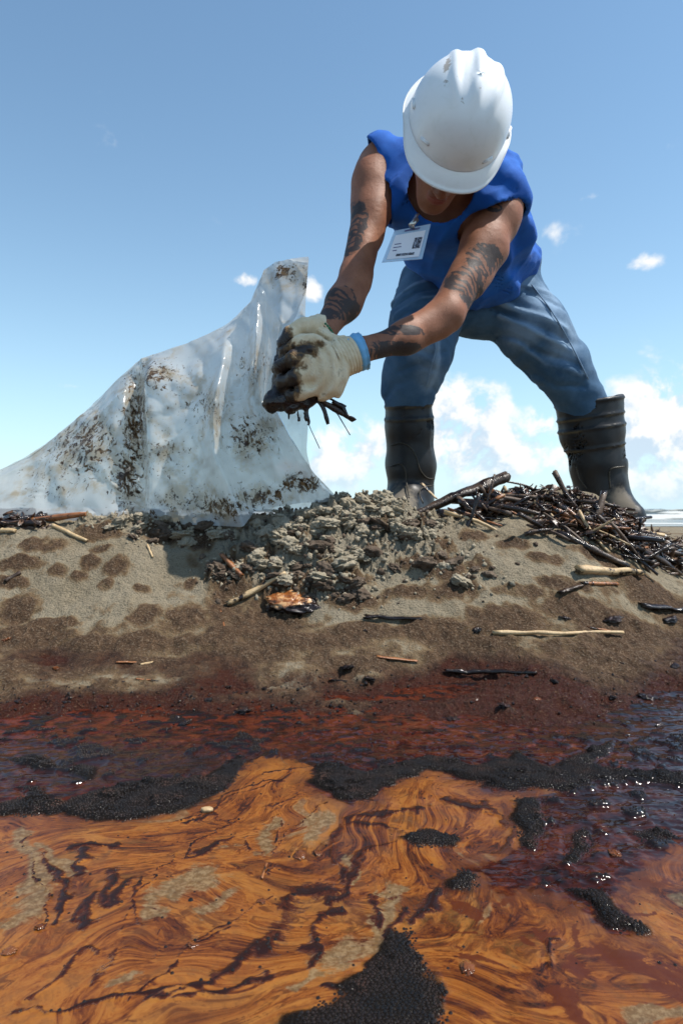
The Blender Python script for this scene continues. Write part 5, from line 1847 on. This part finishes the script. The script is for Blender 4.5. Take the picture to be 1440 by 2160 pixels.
for i, (a, b_, r, mt, lb) in enumerate((((1255, 1092, 1.96), (1345, 1108, 1.86), .0085, 'brown', 'brown stick lying across the toe of the right boot'), ((1290, 1102, 1.92), (1372, 1090, 1.98), .007, 'black', 'black stick crossing in front of the right boot toe'),
                                        ((1240, 1078, 1.95), (1310, 1098, 1.86), .006, 'red', 'orange-brown reed against the ankle of the right boot'), ((1300, 1112, 1.80), (1400, 1130, 1.74), .008, 'tan', 'pale stick right of the right boot toe'))):
    stick('cane', lb, 'cane', [P(*a), P(*b_)], r, mt, 300 + i, group='stems of the debris heap', n=8, rings=9)

# leaf and bark litter filling the heap: nobody could count it
m_lit, nt, o = new_mat('oily_leaf_litter')
pos = nd(nt, 'NewGeometry').outputs['Position']
n1 = noise(nt, pos, 45, 5, .65)
c_ = ramp(nt, n1, [(.32, (.012, .007, .005)), (.48, (.040, .020, .012)), (.60, (.095, .048, .025)), (.72, (.20, .105, .052))])
pbsdf(nt, o, Base_Color=c_, Roughness=.34, Normal=bump(nt, noise(nt, pos, 210, 4), .4, .003))


def litter(n, sampler, size, lift, seed):
    rs = np.random.default_rng(seed)
    Vs, Fs = [], []
    k_ = 0
    for i in range(n):
        c = sampler(rs)
        L = rs.uniform(*size)
        W = L * rs.uniform(.16, .5)
        d_ = rs.normal(0, 1, 3) * [1, .8, .45]
        d_ /= np.linalg.norm(d_)
        _, u_, v_ = frame_from(d_)
        th_ = rs.uniform(0, 2 * PI)
        s_ = u_ * math.cos(th_) + v_ * math.sin(th_)
        n_ = np.cross(d_, s_)
        curl = rs.uniform(-.5, .5) * L
        c = c + [0, 0, rs.uniform(-.004, lift)]
        rows = []
        for t in (-1, -.4, .3, 1):
            wv_ = W * (1 - .75 * abs(t)) * .5
            base_ = c + d_ * (t * L * .5) + n_ * (curl * t * t * .5)
            rows += [base_ - s_ * wv_ + n_ * W * .25, base_ - n_ * .0, base_ + s_ * wv_ + n_ * W * .25]
        Vs += rows
        for r_ in range(3):
            for q_ in range(2):
                a_ = k_ + r_ * 3 + q_
                Fs.append((a_, a_ + 1, a_ + 4, a_ + 3))
        k_ += 12
    return np.array(Vs), np.array(Fs)


def heap_sampler(rs):
    px = 990 + 455 * rs.random()
    top = 1046 + max(0, px - 1200) * .42 + max(0, 1075 - px) * .3
    py = top + rs.random() ** 1.2 * (82 if px > 1130 else 40)
    return ground_hit(px, min(py, 1212))


V, Fq = litter(1500, heap_sampler, (.010, .045), .024, 5)
lit_o = obj('oily_litter', np_mesh('oily_litter', V, Fq), m_lit)
lit_o['kind'] = 'stuff'
tag(lit_o, 'black oily leaves and bark bits filling the debris heap between the boots', 'litter')
lit_o.modifiers.new('thickness', 'SOLIDIFY').thickness = .0008


def left_sampler(rs):
    return ground_hit(-40 + 150 * rs.random() ** 1.4, 1092 + 26 * rs.random())


V, Fq = litter(110, left_sampler, (.010, .04), .016, 6)
lo_ = obj('oily_litter', np_mesh('oily_litter', V, Fq), m_lit)
lo_['kind'] = 'stuff'
tag(lo_, 'black oily bits among the canes at the left edge of the beach', 'litter')
lo_.modifiers.new('thickness', 'SOLIDIFY').thickness = .0008


def flat_sampler(rs):
    while True:
        px, py = rs.uniform(-20, 1460), rs.triangular(1120, 1440, 1500)
        if not (1000 < px and py < 1210):
            return ground_hit(px, py)


V, Fq = litter(520, flat_sampler, (.003, .012), .001, 7)
lo_ = obj('plant_crumbs', np_mesh('plant_crumbs', V, Fq), m_lit)
lo_['kind'] = 'stuff'
tag(lo_, 'tiny dark plant crumbs scattered over the sand and the waterline', 'plant crumbs')
lo_.modifiers.new('thickness', 'SOLIDIFY').thickness = .0006

# ------------------------------------------------------------------ clods of dug sand
def lump_mesh(name, sub, seed, rough, scale=(1, 1, 1), freq=1.6):
    bmh = bmesh.new()
    bmesh.ops.create_icosphere(bmh, subdivisions=sub, radius=1.0)
    L = np.array([v_.co[:] for v_ in bmh.verts], np.float32)
    n_ = fbm(L[:, 0] * freq + seed * 7.7, L[:, 1] * freq + seed, L[:, 2] * freq, 5, .62) + .5 * billow(L[:, 0] * freq * 1.8 + seed, L[:, 1] * freq * 1.8, L[:, 2] * freq * 1.8 + 3, 4)
    L2 = L * (1 + rough * n_)[:, None] * np.array(scale)
    for v_, c in zip(bmh.verts, L2):
        v_.co = c
    me = bpy.data.meshes.new(name)
    bmh.to_mesh(me)
    bmh.free()
    me.shade_smooth()
    return me


def sand_mat(name, c0, c1, c2):
    m, nt, o = new_mat(name)
    tcn = nd(nt, 'NewGeometry').outputs['Position']
    n1 = noise(nt, tcn, 45, 5, .65)
    n2 = noise(nt, tcn, 420, 3, .7)
    c_ = ramp(nt, n1, [(.34, c0), (.52, c1), (.72, c2)])
    c_ = mixc(nt, mth(nt, 'MULTIPLY', sstep(nt, n2, .45, .7), .4), c_, (.05, .04, .03))
    b = pbsdf(nt, o, Base_Color=c_, Roughness=.92, Normal=bump(nt, mth(nt, 'ADD', n2, mth(nt, 'MULTIPLY', n1, 2)), .8, .003))
    b.inputs['Specular IOR Level'].default_value = .3
    return m


m_cg = sand_mat('grey_sand_clod', (.27, .225, .155), (.32, .275, .20), (.37, .325, .245))
m_cb = sand_mat('oily_sand_clod', (.060, .041, .028), (.105, .074, .052), (.19, .145, .105))
GREYM = [lump_mesh('sand_clod', 4, s_, .36, (1, 1, .8), 1.7) for s_ in range(6)]
BRWNM = [lump_mesh('sand_clod', 4, s_ + 20, .28, (1, 1, .75), 1.7) for s_ in range(5)]
for m_ in GREYM:
    m_.materials.append(m_cg)
for m_ in BRWNM:
    m_.materials.append(m_cb)
ZON = [(770, 1080, 78, 46, 46, .92, 'crumbly grey sand clod on the central crest'), (620, 1105, 80, 42, 36, .92, 'crumbly grey sand clod right of the bag point'),
       (275, 1098, 85, 18, 14, .8, 'grey sand clod below the left part of the bag'), (420, 1120, 90, 24, 18, .5, 'sand clod below the middle of the bag'),
       (340, 1125, 80, 20, 10, .05, 'dark oily sand clod under the left part of the bag'), (590, 1190, 90, 46, 26, .4, 'sand clod below the bag point'),
       (720, 1180, 90, 50, 26, .45, 'sand clod on the slope below the central crest'), (700, 1245, 80, 22, 14, .0, 'dark sand lump near the oily stone'),
       (470, 1215, 34, 26, 6, .0, 'dark round sand lump in the scooped hollow'), (880, 1115, 60, 26, 20, .6, 'sand clod on the crest below the left boot'),
       (930, 1200, 110, 36, 14, .2, 'sand lump on the streaked right slope')]
ci = 0
for (zx, zy, rx, ry, n_, pg, lab) in ZON:
    for _ in range(n_):
        a, r_ = random.uniform(0, 2 * PI), math.sqrt(random.random())
        px, py = zx + rx * r_ * math.cos(a), zy + ry * r_ * math.sin(a)
        g_ = ground_hit(px, py)
        grey_ = random.random() < pg
        me = random.choice(GREYM if grey_ else BRWNM)
        oc = bpy.data.objects.new('sand_clod', me)
        C.objects.link(oc)
        s_ = random.uniform(.0055, .0180) * (1 if random.random() < .86 else 1.4)
        oc.scale = (s_ * random.uniform(.8, 1.3), s_ * random.uniform(.8, 1.2), s_ * random.uniform(.55, .85))
        oc.rotation_euler = (random.uniform(-.5, .5), random.uniform(-.5, .5), random.uniform(0, 6.28))
        oc.location = g_ + [0, 0, -s_ * .18]
        sz = 'large ' if s_ > .015 else 'small ' if s_ < .0095 else 'middling '
        tone = '' if 'grey' in lab or 'dark' in lab else 'grey ' if grey_ else 'brown '
        tone = 'brown ' if 'grey' in lab and not grey_ else tone
        sd = (', left side' if px < zx - rx * .3 else ', right side' if px > zx + rx * .3 else ', centre') + (', upper' if py < zy else ', lower')
        tag(oc, sz + tone + (lab.replace('grey ', '') if tone == 'brown ' else lab) + sd, 'sand clod', 'clods of dug sand on the mound')
        ci += 1

# fine sand crumbs round the clods
def crumbs(n, sampler, size, seed, m, name, label):
    rs = np.random.default_rng(seed)
    bmh = bmesh.new()
    bmesh.ops.create_icosphere(bmh, subdivisions=1, radius=1.0)
    L = np.array([v_.co[:] for v_ in bmh.verts])
    T = np.array([[v_.index for v_ in f_.verts] for f_ in bmh.faces])
    bmh.free()
    Vs = []
    for i in range(n):
        c = sampler(rs)
        s_ = rs.uniform(*size) * (1 if rs.random() < .85 else 1.6)
        Vs.append(L * (1 + .25 * rs.normal(0, 1, (len(L), 1))) * s_ * rs.uniform(.7, 1.2, 3) + c + [0, 0, s_ * .25])
    Fs = (T[None] + np.arange(n)[:, None, None] * len(L)).reshape(-1, 3)
    ob = obj(name, np_mesh(name, np.concatenate(Vs), Fs, True), m)
    ob['kind'] = 'stuff'
    return tag(ob, label, 'tar specks' if 'tar' in name else 'sand crumbs')


def crumb_sampler(rs):
    z = ZON[rs.integers(0, len(ZON))]
    return ground_hit(z[0] + rs.normal(0, z[1] * 0 + z[2] * .7), max(1045, z[1] + rs.normal(0, z[3] * .8)))


crumbs(800, crumb_sampler, (.0016, .0050), 3, m_cg, 'sand_crumbs', 'grey sand crumbs strewn among the clods of the mound')
crumbs(450, crumb_sampler, (.0016, .0050), 4, m_cb, 'sand_crumbs', 'dark oily sand crumbs strewn among the clods of the mound')

# ------------------------------------------------------------------ oil-coated lumps
m_tar, nt, o = new_mat('tar')
pos = nd(nt, 'NewGeometry').outputs['Position']
c_ = ramp(nt, noise(nt, pos, 60, 4, .6), [(.35, (.008, .006, .005)), (.6, (.024, .011, .007)), (.75, (.06, .022, .010))])
pbsdf(nt, o, Base_Color=c_, Roughness=.13, Normal=bump(nt, noise(nt, pos, 190, 4, .6), .5, .003))
m_amb, nt, o = new_mat('amber_oil')
pos = nd(nt, 'NewGeometry').outputs['Position']
c_ = ramp(nt, noise(nt, pos, 70, 4, .6), [(.35, (.07, .018, .005)), (.6, (.16, .052, .012)), (.8, (.26, .11, .035))])
pbsdf(nt, o, Base_Color=c_, Roughness=.12, Normal=bump(nt, noise(nt, pos, 160, 3, .6), .4, .003))
m_stone, nt, o = new_mat('oily_stone')
tcn = nd(nt, 'TexCoord').outputs['Object']
pos = nd(nt, 'NewGeometry').outputs['Position']
sep = nd(nt, 'SeparateXYZ', {0: tcn})
n1 = noise(nt, pos, 70, 5, .65)
oran = sstep(nt, mth(nt, 'ADD', mth(nt, 'ADD', mth(nt, 'MULTIPLY', sep.outputs[0], -.55), mth(nt, 'MULTIPLY', sep.outputs[2], 1.1)), mth(nt, 'MULTIPLY', mth(nt, 'SUBTRACT', n1, .5), 1.6)), .42, .75)
c_ = mixc(nt, oran, (.016, .008, .006), mixc(nt, sstep(nt, n1, .45, .65), (.22, .07, .018), (.55, .32, .15)))
pbsdf(nt, o, Base_Color=c_, Roughness=.14, Normal=bump(nt, noise(nt, pos, 170, 4, .65), .6, .003))
stn_me = lump_mesh('oily_stone', 5, 41, .16, (1, 1, 1), 1.8)
stn_me.materials.append(m_stone)
so_ = bpy.data.objects.new('oily_stone', stn_me)
C.objects.link(so_)
so_.location = ground_hit(622, 1290) + [0, .02, .010]
so_.scale = (.056, .036, .020)
so_.rotation_euler = (.25, .05, -.1)
tag(so_, 'glossy stone half orange half black with oil in the hollow', 'stone')
TARM = [lump_mesh('tar_lump', 4, s_ + 60, .48, (1.2, 1, .6), 2.4) for s_ in range(5)]
for m_ in TARM:
    m_.materials.append(m_tar)
AMBM = [lump_mesh('tar_lump', 4, s_ + 70, .48, (1.2, 1, .6), 2.4) for s_ in range(3)]
for m_ in AMBM:
    m_.materials.append(m_amb)
LUMPS = [(390, 1528, 16, 0, 'tar lump with white glints above the left black foam'), (508, 1502, 20, 0, 'tar lump at the waterline right of the left foam'), (480, 1452, 8, 0, 'small black tar ball on the sand just above the waterline'),
         (440, 1478, 9, 0, 'small tar lump on the soaked sand at the waterline'), (770, 1330, 8, 0, 'black tar ball beside the tapered bark strip'), (1005, 1332, 12, 0, 'black tar lump on the brown sand above the wet flat'),
         (730, 1412, 16, 0, 'tar clump at the top edge of the red oil'), (780, 1438, 13, 0, 'tar clump beside an orange chip at the oil edge'), (955, 1520, 13, 0, 'glinting tar lump in the red oil'), (1065, 1492, 15, 0, 'tar lump in the right dark oil'),
         (1132, 1478, 14, 1, 'amber tar lump below the floating twig'), (1362, 1474, 17, 0, 'tar lump in the bluish oil at the right'), (1295, 1806, 19, 1, 'amber blob standing in the dark oil at right'),
         (1424, 1408, 11, 0, 'black tar ball at the right edge of the wet flat'), (1310, 1402, 8, 0, 'small tar ball on the ripples of the wet flat'), (1292, 1308, 18, 0, 'black tar clump below the bark slab'), (1410, 1310, 18, 0, 'black tar clump under the big bark slab'),
         (1190, 1305, 10, 0, 'tar clump above the long straight tan cane'), (1240, 1560, 10, 0, 'tar lump near the right black foam'), (15, 1352, 14, 1, 'amber oily lump at the left margin of the sand'), (118, 1412, 12, 1, 'orange oily chip lump on the lower left sand'),
         (630, 1808, 20, 1, 'glinting amber lump amid the orange emulsion'), (672, 1806, 16, 1, 'amber lump right of the larger amber lump in the emulsion'), (268, 1868, 10, 1, 'tiny amber lump in the left swirls'), (18, 2012, 22, 1, 'amber lump at the left edge of the emulsion'),
         (408, 1998, 18, 1, 'amber lump in the lower emulsion below the grey window'), (550, 1904, 14, 1, 'amber blob in the dark central streak'), (88, 1958, 16, 1, 'amber blob in the left lower emulsion'), (986, 2048, 24, 1, 'pale amber blob beside the lowest foam patch'),
         (905, 1700, 7, 1, 'tiny amber lump at the tip of a dark streak'), (1290, 1472, 9, 0, 'small tar lump at the far right waterline'), (1170, 1440, 12, 0, 'tar lump beside the end of the floating twig'), (640, 1500, 9, 0, 'small tar lump left of the red oil'),
         (860, 1470, 7, 0, 'small tar lump floating on the red oil'), (560, 1452, 7, 0, 'small tar lump on the waterline below the hollow'), (1390, 1530, 10, 0, 'tar lump by the far right foam')]
for i, (px, py, r, am, lb) in enumerate(LUMPS):
    g_ = ground_hit(px, py)
    me = (AMBM if am else TARM)[i % (3 if am else 5)]
    ob = bpy.data.objects.new('tar_lump', me)
    C.objects.link(ob)
    s_ = r / F * g_[1] * (.5 if am else .72)
    ob.scale = (s_, s_ * .9, s_ * .62)
    ob.rotation_euler = (random.uniform(-.3, .3), random.uniform(-.3, .3), random.uniform(0, 6.28))
    ob.location = g_ + [0, 0, s_ * .12]
    tag(ob, lb, 'tar lump', 'tar lumps on the beach and the oil')


def specks(rs):
    r_ = rs.random()
    if r_ < .6:
        px, py = rs.uniform(-20, 800), rs.normal(1490, 26)
    else:
        px, py = rs.uniform(560, 1450), rs.normal(1450, 36)
    return ground_hit(px, max(py, 1400))


crumbs(560, specks, (.0008, .0024), 21, m_tar, 'tar_specks', 'tiny glossy tar specks along the waterline and in the dark oil')
pb = bpy.data.objects.new('pebble', lump_mesh('pebble', 3, 88, .15, (1, .8, .6), 1.2))
C.objects.link(pb)
pb.data.materials.append(M_TAN)
pb.location = ground_hit(437, 1714) + [0, 0, .002]
pb.scale = (.006, .005, .004)
tag(pb, 'small pale pebble floating at the tip of the left foam', 'pebble')
# clear bubbles in the emulsion
m_film, nt, o = new_mat('oil_bubble_film')
b = pbsdf(nt, o, Base_Color=(.42, .20, .06), Roughness=.05)
b.inputs['Alpha'].default_value = .16
bmh = bmesh.new()
bmesh.ops.create_icosphere(bmh, subdivisions=3, radius=1.0)
me_fb = bpy.data.meshes.new('oil_bubble')
bmh.to_mesh(me_fb)
bmh.free()
me_fb.shade_smooth()
me_fb.materials.append(m_film)
for (px, py, r, lb) in ((652, 1786, 26, 'largest clear oil bubble in the emulsion between two amber lumps'), (620, 1795, 15, 'clear oil bubble left of the largest one'), (684, 1782, 14, 'clear oil bubble right of the largest one'),
                        (412, 1982, 16, 'clear oil bubble above the amber lump in the lower emulsion'), (980, 2036, 22, 'clear oil bubble on the pale amber blob beside the foam'), (776, 1668, 10, 'yellowish clear bubble on the central foam'),
                        (90, 1942, 16, 'clear oil bubble on the left lower emulsion'), (15, 2006, 18, 'clear oil bubble at the left edge of the emulsion')):
    g_ = ground_hit(px, py)
    ob = bpy.data.objects.new('oil_bubble', me_fb)
    C.objects.link(ob)
    s_ = r / F * g_[1] * .62
    ob.scale = (s_, s_, s_ * .6)
    ob.location = g_ + [0, 0, s_ * .1]
    tag(ob, lb, 'bubble', 'clear bubbles on the emulsion')

# ------------------------------------------------------------------ the oily handful
hm = SDF(np.array([-.22, 1.34, .42]), np.array([.02, 1.58, .66]), .004)
for (px, py, d_, r) in ((600, 838, 1.46, .030), (578, 850, 1.455, .018), (626, 842, 1.45, .024), (650, 838, 1.455, .016), (604, 800, 1.455, .026), (598, 770, 1.47, .022), (640, 825, 1.46, .026), (570, 858, 1.455, .012), (612, 860, 1.45, .012)):
    hm.ell(P(px, py, d_), (r, r * .9, r), None, .018)
for (px, py, dx, ln, r) in ((575, 858, -4, 10, .006), (608, 866, 0, 16, .005), (640, 856, 6, 40, .0042), (646, 856, 10, 56, .0032), (628, 858, 2, 24, .0036), (594, 862, 0, 12, .005)):
    hm.cap(P(px, py, 1.45), P(px + dx, py + ln, 1.45), r, r * .55, .010)
hm.displace(lambda x, y, z: .006 * fbm(x * 55, y * 55, z * 55, 4), .016)
V, Fq = hm.mesh('oily_clump')
clump = thing('oily_clump', 'dripping handful of black oily seaweed and twigs gripped in the gloves', 'oily clump', P(610, 840, 1.455))
loc = np.array(clump.location)
obj('seaweed_mass', np_mesh('seaweed_mass', V - loc, Fq), m_tar, clump)
for i, (pts, r) in enumerate(([[(660, 838, 1.455), (700, 858, 1.46), (746, 886, 1.47)], .0075], [[(668, 840, 1.45), (682, 862, 1.45), (692, 894, 1.455)], .0048], [[(690, 838, 1.46), (706, 846, 1.46), (730, 858, 1.465)], .0030],
                              [[(690, 826, 1.46), (716, 816, 1.465)], .0042], [[(672, 845, 1.455), (710, 870, 1.46), (738, 918, 1.47)], .0014], [[(640, 870, 1.45), (655, 905, 1.45), (674, 946, 1.455)], .0011],
                              [[(700, 846, 1.455), (722, 858, 1.46), (735, 882, 1.46)], .0045])):
    p_ = np.array([P(*q_) for q_ in pts]) - loc
    p_ = resample(p_, 9)
    V, Fl = tube(p_, r * np.linspace(1.1, .7, 9), 7, .35, i + 3)
    obj('twig', np_mesh('twig', V, Fl), M_BLK, clump)
print('done', len(bpy.data.objects))
